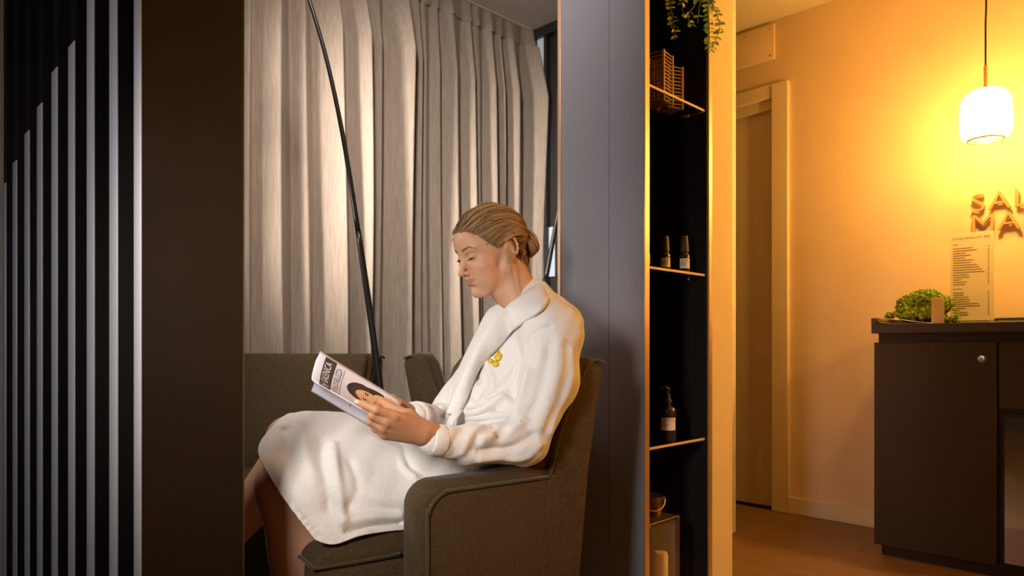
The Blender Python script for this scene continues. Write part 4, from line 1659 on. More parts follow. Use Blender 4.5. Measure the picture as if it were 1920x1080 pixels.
lp_ = relax(lp_, lq_, 3, .5)
t_l = np.tile(np.array([.58, .315, .19]), (len(lp_), 1))
for q in (lk, rk_):
    m_ = np.exp(-(np.linalg.norm(lp_ - np.array(q), axis=1) / .06) ** 2)[:, None] * .4
    t_l = t_l * (1 - m_) + np.array([.50, .23, .14]) * m_

# ------------------------------------------------------------------ robe: torso and sleeves
bl = s_dir                                            # sitter's left
rb = Field((-.36, 1.36, .42), (.30, 2.34, 1.10), .0042)
RB = np.array([tuple(f_), tuple(bl), (0, 0, 1)])
chest = P(972, 690, 1.92)
belly = P(905, 790, 1.90)
rb.ell(chest, (.105, .165, .15), .04, RB)
rb.ell(chest.lerp(belly, .5), (.115, .16, .15), .04, RB)
rb.ell(belly, (.135, .185, .13), .05, RB)
rb.ell(P(1012, 610, 1.94), (.075, .17, .07), .05, RB)
sh_l = P(1038, 624, 1.755)
sh_r = P(958, 620, 2.10)
rb.cap(sh_l, sh_r, .058, .055, .04)
rb.cap(P(1003, 565, 1.93), sh_l, .052, .062, .05)
rb.cap(P(990, 560, 1.96), sh_r, .050, .058, .05)
elb = P(985, 828, 1.655)
rb.cap(sh_l, P(1030, 712, 1.715), .068, .068, .03)
rb.cap(P(1030, 712, 1.715), elb, .068, .052, .03)
rb.cap(elb, P(880, 834, 1.60), .050, .044, .03)
rb.cap(P(880, 834, 1.60), P(809, 825, 1.535), .044, .034, .02)
# right sleeve
relb = P(862, 800, 2.00)
rb.cap(sh_r, relb, .060, .050, .03)
rb.cap(relb, P(815, 792, 1.79), .046, .043, .02)
rb.cap(P(815, 792, 1.79), P(778, 782, 1.675), .043, .037, .02)
rb.ell(P(800, 776, 1.74), (.022, .03, .018), .012)
rb.ell(P(826, 772, 1.79), (.02, .03, .02), .012)
# hips and lap under the belt
rb.cap(CH_O + f_ * -.16 + s_dir * .08 + Vector((0, 0, .535)), CH_O + f_ * -.16 - s_dir * .08 + Vector((0, 0, .54)), .105, .105, .05)
rp2, rq2 = rb.mesh()
rp2 = relax(rp2, rq2, 3, .5)


def surf(px, py, off=0.0, fld=None):
    d_ = (fld or rb).ray(px, py)
    if d_ is None:
        d_ = 1.8
    return np.array(P(px, py, d_ - off))


def crease(pix, width, depth, back=.02):
    """ridge (+) or groove (-) along a line drawn over the cloth"""
    global rp2
    pts = [surf(x_, y_) for x_, y_ in pix]
    pts = catmull(pts, max(2, len(pts) * 4)) if len(pts) > 2 else np.array(pts)
    lo_, hi_ = pts.min(0) - 3 * width, pts.max(0) + 3 * width
    sel = np.nonzero(((rp2 > lo_) & (rp2 < hi_)).all(1))[0]
    if len(sel) == 0:
        return
    d_ = poly_dist(rp2[sel], pts)
    rp2[sel] += RN[sel] * (depth * 1.5 * np.exp(-(d_ / width) ** 2))[:, None]


RN = vnormals(rp2, rq2)
for args in [
    ([(1030, 612), (1005, 622), (985, 645), (964, 690), (956, 740)], .007, -.005),      # armhole seam
    ([(1050, 640), (1040, 720), (1010, 800)], .014, .007),
    ([(1070, 660), (1062, 740), (1030, 810)], .010, .006),
    ([(1030, 650), (1012, 730), (985, 790)], .012, -.006),
    ([(990, 700), (975, 760), (955, 800)], .012, .007),
    ([(965, 740), (960, 790), (935, 815)], .012, -.010),
    ([(985, 790), (950, 812), (905, 822)], .010, .008),
    ([(1000, 815), (960, 838), (900, 846)], .010, -.007),
    ([(1010, 835), (975, 860), (900, 860)], .010, .006),
    ([(925, 800), (900, 815), (885, 845)], .009, -.004),
    ([(905, 800), (880, 818), (868, 848)], .009, .003),
    ([(870, 805), (852, 825), (850, 850)], .008, -.002),
    ([(935, 640), (915, 680), (925, 720), (905, 745)], .010, .006),
    ([(915, 660), (895, 700), (898, 715)], .007, -.007),
    ([(960, 700), (930, 735), (890, 745)], .010, -.006),
    ([(940, 745), (905, 770), (870, 775)], .010, .008),
    ([(930, 770), (900, 785), (870, 790)], .007, -.008),
    ([(870, 690), (850, 735), (840, 765)], .010, .005),
    ([(855, 740), (845, 765), (835, 780)], .006, -.006),
    ([(798, 766), (806, 780), (806, 796)], .006, -.006),
    ([(822, 762), (830, 780), (828, 796)], .006, -.006),
]:
    crease(*args)
# soft random drape
nz = (np.sin(rp2[:, 0] * 61 + rp2[:, 2] * 37) * np.sin(rp2[:, 1] * 53 - rp2[:, 2] * 49 + 1.3) + .6 * np.sin(rp2[:, 0] * 113 - rp2[:, 2] * 97 + rp2[:, 1] * 41))
rp2 += RN * (nz * .0013)[:, None]

body_p = np.concatenate([(np.array(HM)[:3, :3] @ head_me[0].T).T + np.array(HM)[:3, 3], np_, rp_, lp_])
offs = np.cumsum([0, len(head_me[0]), len(np_), len(rp_)])
body_q = np.concatenate([head_me[1] + offs[0], nq_ + offs[1], rq_ + offs[2], lq_ + offs[3]])
body_t = np.concatenate([head_me[2], t_h, t_r, t_l])
# plain torso and arms inside the robe join the visible pieces
inner = Field((-.45, 1.38, .42), (.26, 2.3, 1.10), .009)
inner.ell(chest, (.075, .13, .13), .04, RB)
inner.ell(belly, (.08, .12, .09), .04, RB)
inner.cap(sh_l, sh_r, .038, .036, .03)
inner.cap(P(990, 590, 1.93), P(1000, 660, 1.94), .05, .09, .04)
inner.chain([sh_l, elb, wr0], [.04, .028, .018], .02)
inner.chain([sh_r, relb, P(800, 790, 1.70)], [.038, .028, .018], .02)
inner.chain([lhip, CH_O + f_ * -.10 + s_dir * .09 + Vector((0, 0, .53))], [.045, .04], .03)
inner.cap(lhip, rhip, .06, .06, .03)
ip_, iq_ = inner.mesh()
body_q = np.concatenate([body_q, iq_ + len(body_p)])
body_p = np.concatenate([body_p, ip_])
body_t = np.concatenate([body_t, np.tile(SK, (len(ip_), 1))])
bme = np_mesh('body', body_p, body_q)
vcol(bme, 'tone', body_t)
o = link('body', bme, 'skin', None, True)
put(o, Matrix.Identity(4), person)
body = o

# eyes
for e in EYE:
    c_ = HM @ Vector(e)
    eo = lathe('eyeball', [(.0125 * math.sin(a), .0125 * math.cos(a)) for a in np.linspace(0, math.pi, 15)], 'eye_white', person, 20, Matrix.Translation(c_))
    look = (hf * .86 - hu * .5).normalized()
    q = look.to_track_quat('Z', 'Y').to_matrix().to_4x4()
    lathe('iris', [(0, .0131), (.003, .0130), (.0056, .0117)], 'eye_iris', eo, 20, Matrix.Translation(c_) @ q)
# lashes
for sg in (-1, 1):
    lst = []
    for f in np.linspace(0, 1, 16):
        yy = .0205 + .0245 * f
        b0 = Vector((.0945 - .006 * f - 5 * (yy - .031) ** 2, sg * yy, .0118 + .0026 * f - 4 * (yy - .033) ** 2))
        tip = b0 + Vector((.0055, sg * (.0035 * f), -.0030))
        lst.append(([HM @ b0, HM @ (b0.lerp(tip, .5) + Vector((.0005, 0, -.001))), HM @ tip], [.00045, .0003, .0001]))
    tubes('eyelashes', lst, 'eye_iris', person, 4)
# earring
ep = HM @ Vector((-.005, .0815, -.0285))
lathe('earring', [(0, .0022), (.0016, .0016), (.0022, 0), (.0016, -.0016), (0, -.0022)], 'gold', person, 12, Matrix.Translation(ep))
# fingernail
nl = P(668.5, 753, 1.4305)
bm = bmesh.new()
bmesh.ops.create_uvsphere(bm, u_segments=12, v_segments=8, radius=1)
dirn = (idx_f[3] - idx_f[2]).normalized()
up_ = Vector((0, -.92, .38))
up_ = (up_ - dirn * up_.dot(dirn)).normalized()
sd_ = dirn.cross(up_)
Mn = Matrix((dirn * .0055, sd_ * .0042, up_ * .0013)).transposed().to_4x4()
Mn.translation = nl
o = bm_obj('fingernail', bm, 'nail', None, True)
put(o, Mn, person)

robe = link('bathrobe', np_mesh('bathrobe', rp2, rq2), 'robe', None, True)
put(robe, Matrix.Identity(4), person)

# skirt of the robe draped over the crossed legs
rows = [
    [(575, 850, 2.02), (566, 790, 1.95), (545, 777, 1.84), (512, 800, 1.71), (484, 846, 1.60), (520, 915, 1.535), (560, 972, 1.50), (592, 1013, 1.488)],
    [(620, 850, 2.05), (606, 790, 1.97), (580, 773, 1.85), (545, 800, 1.72), (524, 850, 1.60), (555, 912, 1.535), (595, 972, 1.503), (626, 1021, 1.490)],
    [(680, 860, 2.07), (672, 800, 1.98), (640, 776, 1.87), (612, 808, 1.73), (595, 860, 1.62), (610, 912, 1.555), (640, 960, 1.53), (672, 1006, 1.515)],
    [(750, 880, 2.07), (735, 815, 2.0), (705, 793, 1.88), (682, 828, 1.74), (668, 875, 1.64), (672, 920, 1.58), (690, 960, 1.555), (715, 998, 1.55)],
    [(810, 890, 2.07), (800, 838, 2.0), (772, 818, 1.89), (752, 850, 1.76), (740, 890, 1.67), (738, 930, 1.61), (745, 962, 1.59), (758, 994, 1.585)],
    [(870, 890, 2.07), (860, 845, 2.0), (840, 832, 1.90), (822, 858, 1.80), (810, 892, 1.71), (805, 930, 1.65), (806, 962, 1.63), (812, 990, 1.63)],
    [(930, 890, 2.07), (920, 850, 2.0), (905, 840, 1.92), (890, 866, 1.84), (878, 900, 1.76), (872, 930, 1.71), (870, 962, 1.69), (872, 985, 1.68)],
]
ctrl = [[P(q[0], q[1], q[2] - (.022 if 3 <= i_ <= 5 else 0)) for i_, q in enumerate(r)] for r in rows]


def gridline(pix):
    return [np.array(P(*q)) for q in pix]


SKF = [  # folds drawn over the skirt: pixel, depth
    ([(535, 810, 1.68), (540, 850, 1.60), (552, 900, 1.55)], .015, -.009),
    ([(560, 800, 1.73), (572, 850, 1.60), (585, 910, 1.54)], .015, .006),
    ([(600, 830, 1.67), (605, 890, 1.57), (620, 950, 1.52)], .014, -.009),
    ([(622, 840, 1.66), (630, 900, 1.56), (640, 975, 1.52)], .012, .009),
    ([(655, 870, 1.63), (668, 915, 1.57), (655, 950, 1.54)], .012, -.006),
    ([(690, 880, 1.65), (682, 905, 1.60), (662, 925, 1.57)], .008, .008),
    ([(700, 890, 1.65), (695, 915, 1.60), (668, 940, 1.56)], .007, -.009),
    ([(745, 860, 1.74), (755, 880, 1.68), (775, 900, 1.66)], .010, .007),
    ([(760, 850, 1.78), (772, 872, 1.72), (790, 880, 1.70)], .009, -.007),
    ([(640, 985, 1.52), (690, 972, 1.55), (750, 968, 1.585)], .012, .010),
    ([(650, 995, 1.51), (700, 985, 1.55), (750, 980, 1.585)], .006, -.010),
    ([(700, 830, 1.75), (740, 845, 1.75), (770, 850, 1.78)], .012, .005),
    ([(505, 860, 1.575), (540, 925, 1.525), (580, 985, 1.495), (612, 1015, 1.485)], .004, -.0045),   # hem seam
]


def sk_disp(g, nr):
    p_ = g.reshape(-1, 3)
    sgn = np.sign((nr * (np.array([0, 0, CAM_Z]) - g)).sum(-1)).reshape(-1)
    d_ = np.zeros(len(p_))
    for pix, wd, dp in SKF:
        pts = catmull(gridline(pix), 16)
        dd_ = poly_dist(p_, pts)
        d_ += dp * 1.25 * np.exp(-(dd_ / wd) ** 2)
    d_ += .0016 * np.sin(p_[:, 0] * 70 + p_[:, 2] * 31) * np.sin(p_[:, 2] * 63 - p_[:, 0] * 20)
    # puckered hem band
    hem = catmull(gridline([(495, 853, 1.585), (530, 920, 1.53), (571, 980, 1.495), (606, 1020, 1.484)]), 40)
    dh = poly_dist(p_, hem)
    al = (p_ - hem[0]) @ ((hem[-1] - hem[0]) / np.linalg.norm(hem[-1] - hem[0]))
    d_ += .0020 * np.sin(al * 330 + 2 * np.sin(al * 60)) * np.exp(-(dh / .010) ** 2)
    return (d_ * sgn).reshape(g.shape[:2])


skirt = loft('robe_skirt', ctrl, 230, 230, 'robe', robe, 0.006, sk_disp)
skirt.modifiers['thickness'].offset = 0

# shawl collar: strips laid over the chest
def strip(name, left, right, n, m, parent, material='robe', off=.004, bulge=.012, thick=.004, fld=None):
    L_ = catmull([surf(x_, y_, off, fld) for x_, y_ in left], n)
    R_ = catmull([surf(x_, y_, off, fld) for x_, y_ in right], n)
    g = np.zeros((n, m, 3))
    vdir = np.array([0, -1.0, 0])
    for j in range(m):
        t_ = j / (m - 1)
        c_ = L_ * (1 - t_) + R_ * t_
        b_ = bulge * (1 - abs(2 * t_ - 1) ** 2.5)
        for i in range(n):
            v_ = np.array([0, 0, CAM_Z]) - c_[i]
            v_ /= np.linalg.norm(v_)
            c_[i] = c_[i] + v_ * b_
        g[:, j] = c_
    vs_ = g.reshape(-1, 3)
    fs_ = [(i * m + j, i * m + j + 1, (i + 1) * m + j + 1, (i + 1) * m + j) for i in range(n - 1) for j in range(m - 1)]
    o_ = mesh_obj(name, vs_, fs_, material, None, True)
    md_ = o_.modifiers.new('thickness', 'SOLIDIFY')
    md_.thickness = thick
    md_.offset = 0
    put(o_, Matrix.Identity(4), parent)
    return o_


def spx(x_, y_, d_):
    return np.array(P(x_, y_, d_))


# collar control points: pixel with depth, inner edge then outer edge
def collar(name, inner_, outer_, bul, thick):
    n, m = 70, 13
    A_ = catmull([spx(*q) for q in inner_], n)
    B_ = catmull([spx(*q) for q in outer_], n)
    g = np.zeros((n, m, 3))
    for j in range(m):
        t_ = j / (m - 1)
        c_ = A_ * (1 - t_) + B_ * t_
        v_ = np.array([0, 0, CAM_Z]) - c_
        v_ /= np.linalg.norm(v_, axis=1)[:, None]
        g[:, j] = c_ + v_ * (bul * (1 - abs(2 * t_ - 1) ** 2.2))
    vs_ = g.reshape(-1, 3)
    fs_ = [(i * m + j, i * m + j + 1, (i + 1) * m + j + 1, (i + 1) * m + j) for i in range(n - 1) for j in range(m - 1)]
    o_ = mesh_obj(name, vs_, fs_, 'robe', None, True)
    md_ = o_.modifiers.new('thickness', 'SOLIDIFY')
    md_.thickness = thick
    md_.offset = 0
    put(o_, Matrix.Identity(4), robe)
    return o_


def sd(x_, y_, off):
    d_ = rb.ray(x_, y_)
    return (x_, y_, (d_ if d_ else 1.85) - off)


inner_e = [(1021, 531, 1.955), (1006, 536, 1.90), (978, 556, 1.850), (950, 576, 1.815), (925, 602, 1.795), (900, 645, 1.785), (876, 690, 1.775), (850, 745, 1.765), (838, 776, 1.765)]
outer_e = [(1031, 552, 1.955), sd(1026, 568, .014), sd(1003, 590, .014), sd(960, 622, .014), sd(930, 655, .014), sd(900, 687, .014), sd(884, 720, .014), sd(873, 750, .014), sd(858, 778, .012)]
print('collar outer', [round(float(q[2]), 3) for q in outer_e])
collar('collar', inner_e, outer_e, .010, .009)
far_in = [(940, 572, 1.90), (930, 574, 1.90), (918, 588, 1.885), (905, 610, 1.87), (890, 640, 1.86)]
far_out = [(946, 590, 1.86), (926, 600, 1.84), (908, 620, 1.83), (893, 645, 1.82), (880, 672, 1.81)]
collar('far_lapel', [(934, 571, 1.92), (915, 585, 1.91), (897, 618, 1.90), (876, 660, 1.89), (852, 712, 1.88), (832, 760, 1.87)], [(950, 582, 1.84), (928, 604, 1.82), (906, 640, 1.80), (884, 680, 1.79), (860, 728, 1.78), (842, 770, 1.78)], .012, .008)

# cuff band
cb = []
for a in np.linspace(0, 2 * math.pi, 49):
    pass
cdir = (P(809, 825, 1.535) - P(880, 834, 1.60)).normalized()
c0 = P(803, 824, 1.529)
tube('cuff', [c0, c0 - cdir * .004, c0 - cdir * .030, c0 - cdir * .034], [.0318, .0338, .0372, .0362], 'robe', robe, 40)
cdr = (P(778, 782, 1.675) - P(815, 792, 1.79)).normalized()
c0 = P(776, 781, 1.665)
tube('cuff', [c0, c0 - cdr * .010, c0 - cdr * .028, c0 - cdr * .034], [.034, .0385, .0400, .038], 'robe', robe, 40)

# belt with a loop
wc = belly + Vector((0, 0, .035))
bp_ = [wc + f_ * (.121 * math.cos(a)) + bl * (.171 * math.sin(a)) + Vector((0, 0, -.012 * math.cos(a))) for a in np.linspace(0, 2 * math.pi, 60)]
tube('belt', bp_, .013, 'robe', robe, 12)
tube('belt_loop', [P(866, 768, 1.765), P(857, 774, 1.735), P(847, 788, 1.715), P(840, 802, 1.71)], [.009, .0115, .0115, .010], 'robe', robe, 16, .45)
# breast pocket edge and embroidered flower
def patch(name, pix, material, off, parent):
    c_ = np.mean([surf(x_, y_, off) for x_, y_ in pix], axis=0)
    vs_ = [surf(x_, y_, off) for x_, y_ in pix] + [c_ + (np.array([0, 0, CAM_Z]) - c_) * .0008]
    n_ = len(pix)
    fs_ = [(i, (i + 1) % n_, n_) for i in range(n_)]
    o_ = mesh_obj(name, vs_, fs_, material, None, True)
    md_ = o_.modifiers.new('thickness', 'SOLIDIFY')
    md_.thickness = .003
    md_.offset = 0
    put(o_, Matrix.Identity(4), parent)
    return o_


def petal(cx_, cy_, rx, ry, ang):
    return [(cx_ + rx * math.cos(a) * math.cos(ang) - ry * math.sin(a) * math.sin(ang), cy_ + rx * math.cos(a) * math.sin(ang) + ry * math.sin(a) * math.cos(ang)) for a in np.linspace(0, 2 * math.pi, 14, endpoint=False)]


emb = patch('embroidered_flower', petal(934, 669, 8, 6.2, -.9), 'embroidery', .008, robe)
emb['label'] = 'yellow embroidered flower motif'
for args in ((928.5, 682, 6, 5.4, -.6), (919, 677, 5.5, 3.8, -.7), (933, 661, 5, 2.2, -1.2)):
    patch('embroidered_petal', petal(*args), 'embroidery', .0085, robe)

# ------------------------------------------------------------------ hair
HC, HR = np.array([-.006, 0, .047]), np.array([.104, .0785, .090])
BUN = np.array([-.108, 0, .004])
half = [(.089, .000, .086), (.086, .020, .085), (.076, .040, .080), (.062, .056, .064), (.048, .065, .046), (.034, .070, .030), (.022, .073, .020), (.006, .076, .038), (-.006, .077, .050),
        (-.026, .077, .044), (-.038, .074, .010), (-.044, .068, -.020), (-.056, .054, -.046), (-.066, .034, -.064), (-.072, .016, -.072), (-.074, .0, -.074)]
loop_n = catmull(half, 120)
loop = np.concatenate([loop_n, (loop_n * np.array([1, -1, 1]))[::-1][1:]])


def hair_path(root, tgt, ts, fac, lift=0.0):
    a_ = (root - HC) / HR
    b_ = (tgt - HC) / HR
    ra_, rb_ = np.linalg.norm(a_), np.linalg.norm(b_)
    a_, b_ = a_ / ra_, b_ / rb_
    q_ = min(1.0, max(0.0, (a_[0] + .35) / .9))
    md_ = a_ + b_ + (1.9 * q_ * q_ * (3 - 2 * q_)) * np.array([-.10, a_[1] * 1.25, .95])
    md_ /= np.linalg.norm(md_)
    out_ = []
    for t_ in ts:
        d_ = (1 - t_) ** 2 * a_ + 2 * t_ * (1 - t_) * 1.25 * md_ + t_ * t_ * b_
        d_ /= np.linalg.norm(d_)
        r0 = ra_ * .995
        e_ = min(1, t_ / .16)
        e_ = e_ * e_ * (3 - 2 * e_)
        r_ = r0 * (1 - e_) + e_ * (fac + lift * math.sin(math.pi * min(1, t_ * 1.1)))
        out_.append(HC + HR * d_ * r_)
    out_ = np.array(out_)
    for _ in range(3):                                    # stay outside the scalp
        ix = np.clip(np.round((out_ - hd_.lo) / hd_.h).astype(int), 0, hd_.n - 1)
        sdv = hd_.v[ix[:, 0], ix[:, 1], ix[:, 2]]
        want = .0035 * np.clip(np.asarray(ts) / .12, .1, 1)
        push = np.clip(want + (fac - .985) * .06 - sdv, 0, .03)
        dr_ = (out_ - HC) / np.linalg.norm(out_ - HC, axis=1)[:, None]
        out_ = out_ + dr_ * push[:, None]
    return out_


MH = np.array(HM)


def hw(p_):
    p_ = np.asarray(p_)
    return p_ @ MH[:3, :3].T + MH[:3, 3]


ts = np.linspace(0, 1, 40)
g = np.array([hair_path(r_, BUN + (r_ - BUN) * .10, ts, .985) for r_ in loop])
n_, m_ = g.shape[:2]
idx = np.arange(n_ * m_).reshape(n_, m_)
qd = np.stack([idx[:-1, :-1], idx[1:, :-1], idx[1:, 1:], idx[:-1, 1:]], -1).reshape(-1, 4)
HB = np.array([.135, .070, .030])
hv = [hw(g.reshape(-1, 3))]
hf_ = [qd]
hc_ = [np.tile(np.array([.20, .11, .048]), (n_ * m_, 1))]
cnt_ = n_ * m_
hr = np.random.default_rng(11)


def add_lock(path, rad, col, sides=5, flat=.6):
    global cnt_
    v_, f2 = tube_geo(path, rad, sides, flat, False)
    v_ = np.array(v_)
    hv.append(v_)
    hf_.append(np.array(f2) + cnt_)
    hc_.append(np.tile(col, (len(v_), 1)))
    cnt_ += len(v_)


def hcol():
    t_ = hr.beta(1.6, 1.8)
    return np.array([.12, .062, .026]) * (1 - t_) + np.array([.55, .34, .16]) * t_


for k_ in range(900):
    s_ = hr.uniform(0, 1)
    i_ = int(s_ * (len(loop) - 1))
    root = loop[i_] + hr.normal(0, .0012, 3)
    tg = BUN + (loop[i_] - BUN) * .12 + hr.normal(0, .005, 3)
    tt = np.linspace(0, 1, 22)
    pth = hair_path(root, tg, tt, 1.0 + hr.normal(0, .012), .010)
    wob = .0022 * np.sin(tt * hr.uniform(4, 9) + hr.uniform(0, 6))[:, None] * hr.normal(0, 1, 3)
    rad = np.interp(tt, [0, .15, .6, 1], [.0006, .0021, .0026, .0016]) * hr.uniform(.6, 1.25)
    add_lock(hw(pth + wob), rad, hcol())
# locks that start higher on the scalp
for k_ in range(260):
    i_ = hr.integers(len(loop))
    tt = np.linspace(hr.uniform(.12, .5), 1, 16)
    pth = hair_path(loop[i_], BUN + hr.normal(0, .006, 3), tt, 1.012 + hr.normal(0, .008), .010)
    rad = np.interp(np.linspace(0, 1, 16), [0, .2, .8, 1], [.0004, .0020, .0022, .0012])
    add_lock(hw(pth), rad, hcol())
# bun: coiled locks
bx = np.array([-.90, .10, .22])
bx /= np.linalg.norm(bx)
b1 = np.cross(bx, [0, 0, 1.0])
b1 /= np.linalg.norm(b1)
b2 = np.cross(bx, b1)
bc = BUN + np.array([-.004, .003, .0])
for k_ in range(230):
    a0_ = hr.uniform(0, 6.28)
    R0 = .005 + .030 * math.sqrt(hr.uniform(0, 1))
    tur = hr.uniform(2.2, 4.8)
    tt = np.linspace(0, 1, 22)
    rr_ = R0 + .0035 * np.sin(tt * 3 + a0_)
    hgt = .025 * np.sqrt(np.clip(1 - (rr_ / .040) ** 2, 0, 1)) + .002 * np.sin(tt * 5 + a0_ * 3) + hr.normal(0, .001)
    an = a0_ + tur * tt
    pth = bc + np.outer(hgt, bx) + np.outer(rr_ * np.cos(an), b1) + np.outer(rr_ * np.sin(an), b2)
    rad = np.interp(tt, [0, .2, .8, 1], [.0005, .0032, .0032, .0005])
    add_lock(hw(pth), rad, hcol())
for k_ in range(90):
    a0_ = hr.uniform(0, 6.28)
    tt = np.linspace(0, 1, 24)
    an = a0_ + 3.2 * tt
    rr_ = .0375 + .0025 * np.sin(tt * 3.1) + hr.normal(0, .001)
    hgt = -.014 + .022 * tt * hr.uniform(.3, 1) + hr.normal(0, .003)
    pth = bc + np.outer(hgt, bx) + np.outer(rr_ * np.cos(an), b1) + np.outer(rr_ * np.sin(an), b2)
    add_lock(hw(pth), np.interp(tt, [0, .2, .8, 1], [.0005, .0034, .0034, .0005]), hcol())
# core of the bun
vv, ff = [], []
NS = 20
for i in range(NS + 1):
    ph_ = math.pi * i / NS
    for j in range(NS):
        an = 2 * math.pi * j / NS
        vv.append(bc + bx * (.024 * math.cos(ph_)) + (b1 * math.cos(an) + b2 * math.sin(an)) * (.036 * math.sin(ph_)))
for i in range(NS):
    for j in range(NS):
        ff.append((i * NS + j, i * NS + (j + 1) % NS, (i + 1) * NS + (j + 1) % NS, (i + 1) * NS + j))
hv.append(hw(np.array(vv)))
hf_.append(np.array(ff) + cnt_)
hc_.append(np.tile(HB * .6, (len(vv), 1)))
cnt_ += len(vv)
# loose wisps
wisps = [
    [(946, 466, 1.850), (953, 492, 1.846), (951, 497, 1.846)],
    [(955, 470, 1.850), (958, 500, 1.845), (964, 525, 1.850), (972, 556, 1.842)],
    [(953, 472, 1.850), (957, 495, 1.843), (961, 520, 1.845), (967, 545, 1.843)],
    [(950, 462, 1.850), (952, 478, 1.845), (955, 490, 1.845)],
    [(875, 438, 1.845), (884, 450, 1.840), (896, 460, 1.840), (908, 464, 1.842)],
    [(873, 436, 1.846), (878, 446, 1.842), (890, 458, 1.842)],
    [(853, 445, 1.88), (846, 452, 1.885), (845, 462, 1.89)],
    [(858, 436, 1.88), (848, 440, 1.88), (845, 452, 1.885)],
    [(985, 500, 1.95), (990, 515, 1.95), (992, 524, 1.955)],
    [(980, 495, 1.94), (986, 512, 1.94), (988, 528, 1.945)],
]
for wpt in wisps:
    for q_ in range(3):
        jit = hr.normal(0, 1.0, 2)
        pth = catmull([P(x_ + jit[0] * (.3 + .3 * i), y_ + jit[1] * .3, d_) for i, (x_, y_, d_) in enumerate(wpt)], 16)
        add_lock(pth, np.interp(np.linspace(0, 1, 16), [0, .3, 1], [.0004, .00045, .00015]), np.array([.42, .25, .11]), 4, 1)
# fly-away hairs
for k_ in range(70):
    i_ = hr.integers(len(loop))
    t0_ = hr.uniform(.15, .8)
    tt = np.linspace(t0_, min(1, t0_ + .25), 8)
    pth = hair_path(loop[i_], BUN, tt, 1.01, .01)
    out_ = (pth - HC)
    out_ /= np.linalg.norm(out_, axis=1)[:, None]
    pth = pth + out_ * (np.linspace(0, 1, 8)[:, None] ** 2) * hr.uniform(.003, .012)
    add_lock(hw(pth), .00025, np.array([.45, .27, .12]), 3, 1)
# nape hair
for k_ in range(70):
    yy = hr.uniform(-.055, .055)
    r_ = np.array([-.060 + .012 * (abs(yy) / .05), yy, -.085 - hr.uniform(0, .02) + abs(yy) * .5])
    pth = catmull([r_, (r_ + BUN) / 2 + np.array([-.010, 0, -.012]), BUN + hr.normal(0, .008, 3)], 14)
    add_lock(hw(pth), np.interp(np.linspace(0, 1, 14), [0, .3, 1], [.0005, .0022, .002]), hcol())
hme = np_mesh('hair', np.concatenate(hv), np.concatenate(hf_))
vcol(hme, 'tone', np.concatenate(hc_))
ho = link('hair', hme, 'hair', None, True)
put(ho, Matrix.Identity(4), person)
ho['label'] = 'dark blonde hair combed back into a low bun'

# ------------------------------------------------------------------ magazine
mat('mag_cover', (0.66, 0.63, 0.72), 0.4, var=0.02, vscale=10)
mat('mag_page', (0.78, 0.76, 0.74), 0.6)
mat('mag_band', (0.055, 0.042, 0.045), 0.45)
mat('mag_white', (0.80, 0.78, 0.80), 0.5)
mat('mag_skin', (0.62, 0.37, 0.19), 0.5, var=0.12, vscale=120)
mat('mag_hair', (0.045, 0.028, 0.026), 0.5, var=0.2, vscale=120)
mat('mag_lip', (0.40, 0.14, 0.10), 0.5)
mat('mag_edge', (0.50, 0.30, 0.16), 0.6)
S0, S1 = np.array(P(586, 714, 1.450)), np.array(P(738, 803, 1.468))
F0, F1 = np.array(P(600, 658, 1.575)), np.array(P(754, 752, 1.590))
B0, B1 = np.array(P(583, 734, 1.53)), np.array(P(733, 824, 1.548))
toc = np.array([0, 0, CAM_Z])


def mag_pt(edge, a_, b_, off=0.0, bow=.010):
    e0_, e1_ = edge
    s_ = S0 * (1 - b_) + S1 * b_
    e_ = e0_ * (1 - b_) + e1_ * b_
    p_ = s_ * (1 - a_) + e_ * a_
    nr = np.cross(S1 - S0, e0_ - S0)
    nr /= np.linalg.norm(nr)
    if nr @ (toc - p_) < 0:
        nr = -nr
    return p_ + nr * (bow * math.sin(math.pi * a_) * -1 + off)


def mag_grid(name, edge, material, parent, off=0.0, a0_=0, a1_=1, b0_=0, b1_=1, na=14, nb=10, thick=.0006, bow=.010):
    vs_ = [mag_pt(edge, a0_ + (a1_ - a0_) * i / na, b0_ + (b1_ - b0_) * j / nb, off, bow) for i in range(na + 1) for j in range(nb + 1)]
    fs_ = [(i * (nb + 1) + j, i * (nb + 1) + j + 1, (i + 1) * (nb + 1) + j + 1, (i + 1) * (nb + 1) + j) for i in range(na) for j in range(nb)]
    o_ = mesh_obj(name, vs_, fs_, material, None, True)
    if thick:
        md_ = o_.modifiers.new('thickness', 'SOLIDIFY')
        md_.thickness = thick
        md_.offset = 0
    put(o_, Matrix.Identity(4), parent)
    return o_


def mag_poly(name, edge, pts, material, parent, off, bow=.010):
    c_ = np.mean(pts, axis=0)
    rings = [1.0, .75, .5, .25]
    vs_, fs_ = [], []
    n_ = len(pts)
    for r_ in rings:
        for a_, b_ in pts:
            vs_.append(mag_pt(edge, c_[0] + (a_ - c_[0]) * r_, c_[1] + (b_ - c_[1]) * r_, off, bow))
    vs_.append(mag_pt(edge, c_[0], c_[1], off, bow))
    for k_ in range(3):
        for i in range(n_):
            j = (i + 1) % n_
            fs_.append((k_ * n_ + i, k_ * n_ + j, (k_ + 1) * n_ + j, (k_ + 1) * n_ + i))
    for i in range(n_):
        fs_.append((3 * n_ + i, 3 * n_ + (i + 1) % n_, 4 * n_))
    o_ = mesh_obj(name, vs_, fs_, material)
    put(o_, Matrix.Identity(4), parent)
    return o_


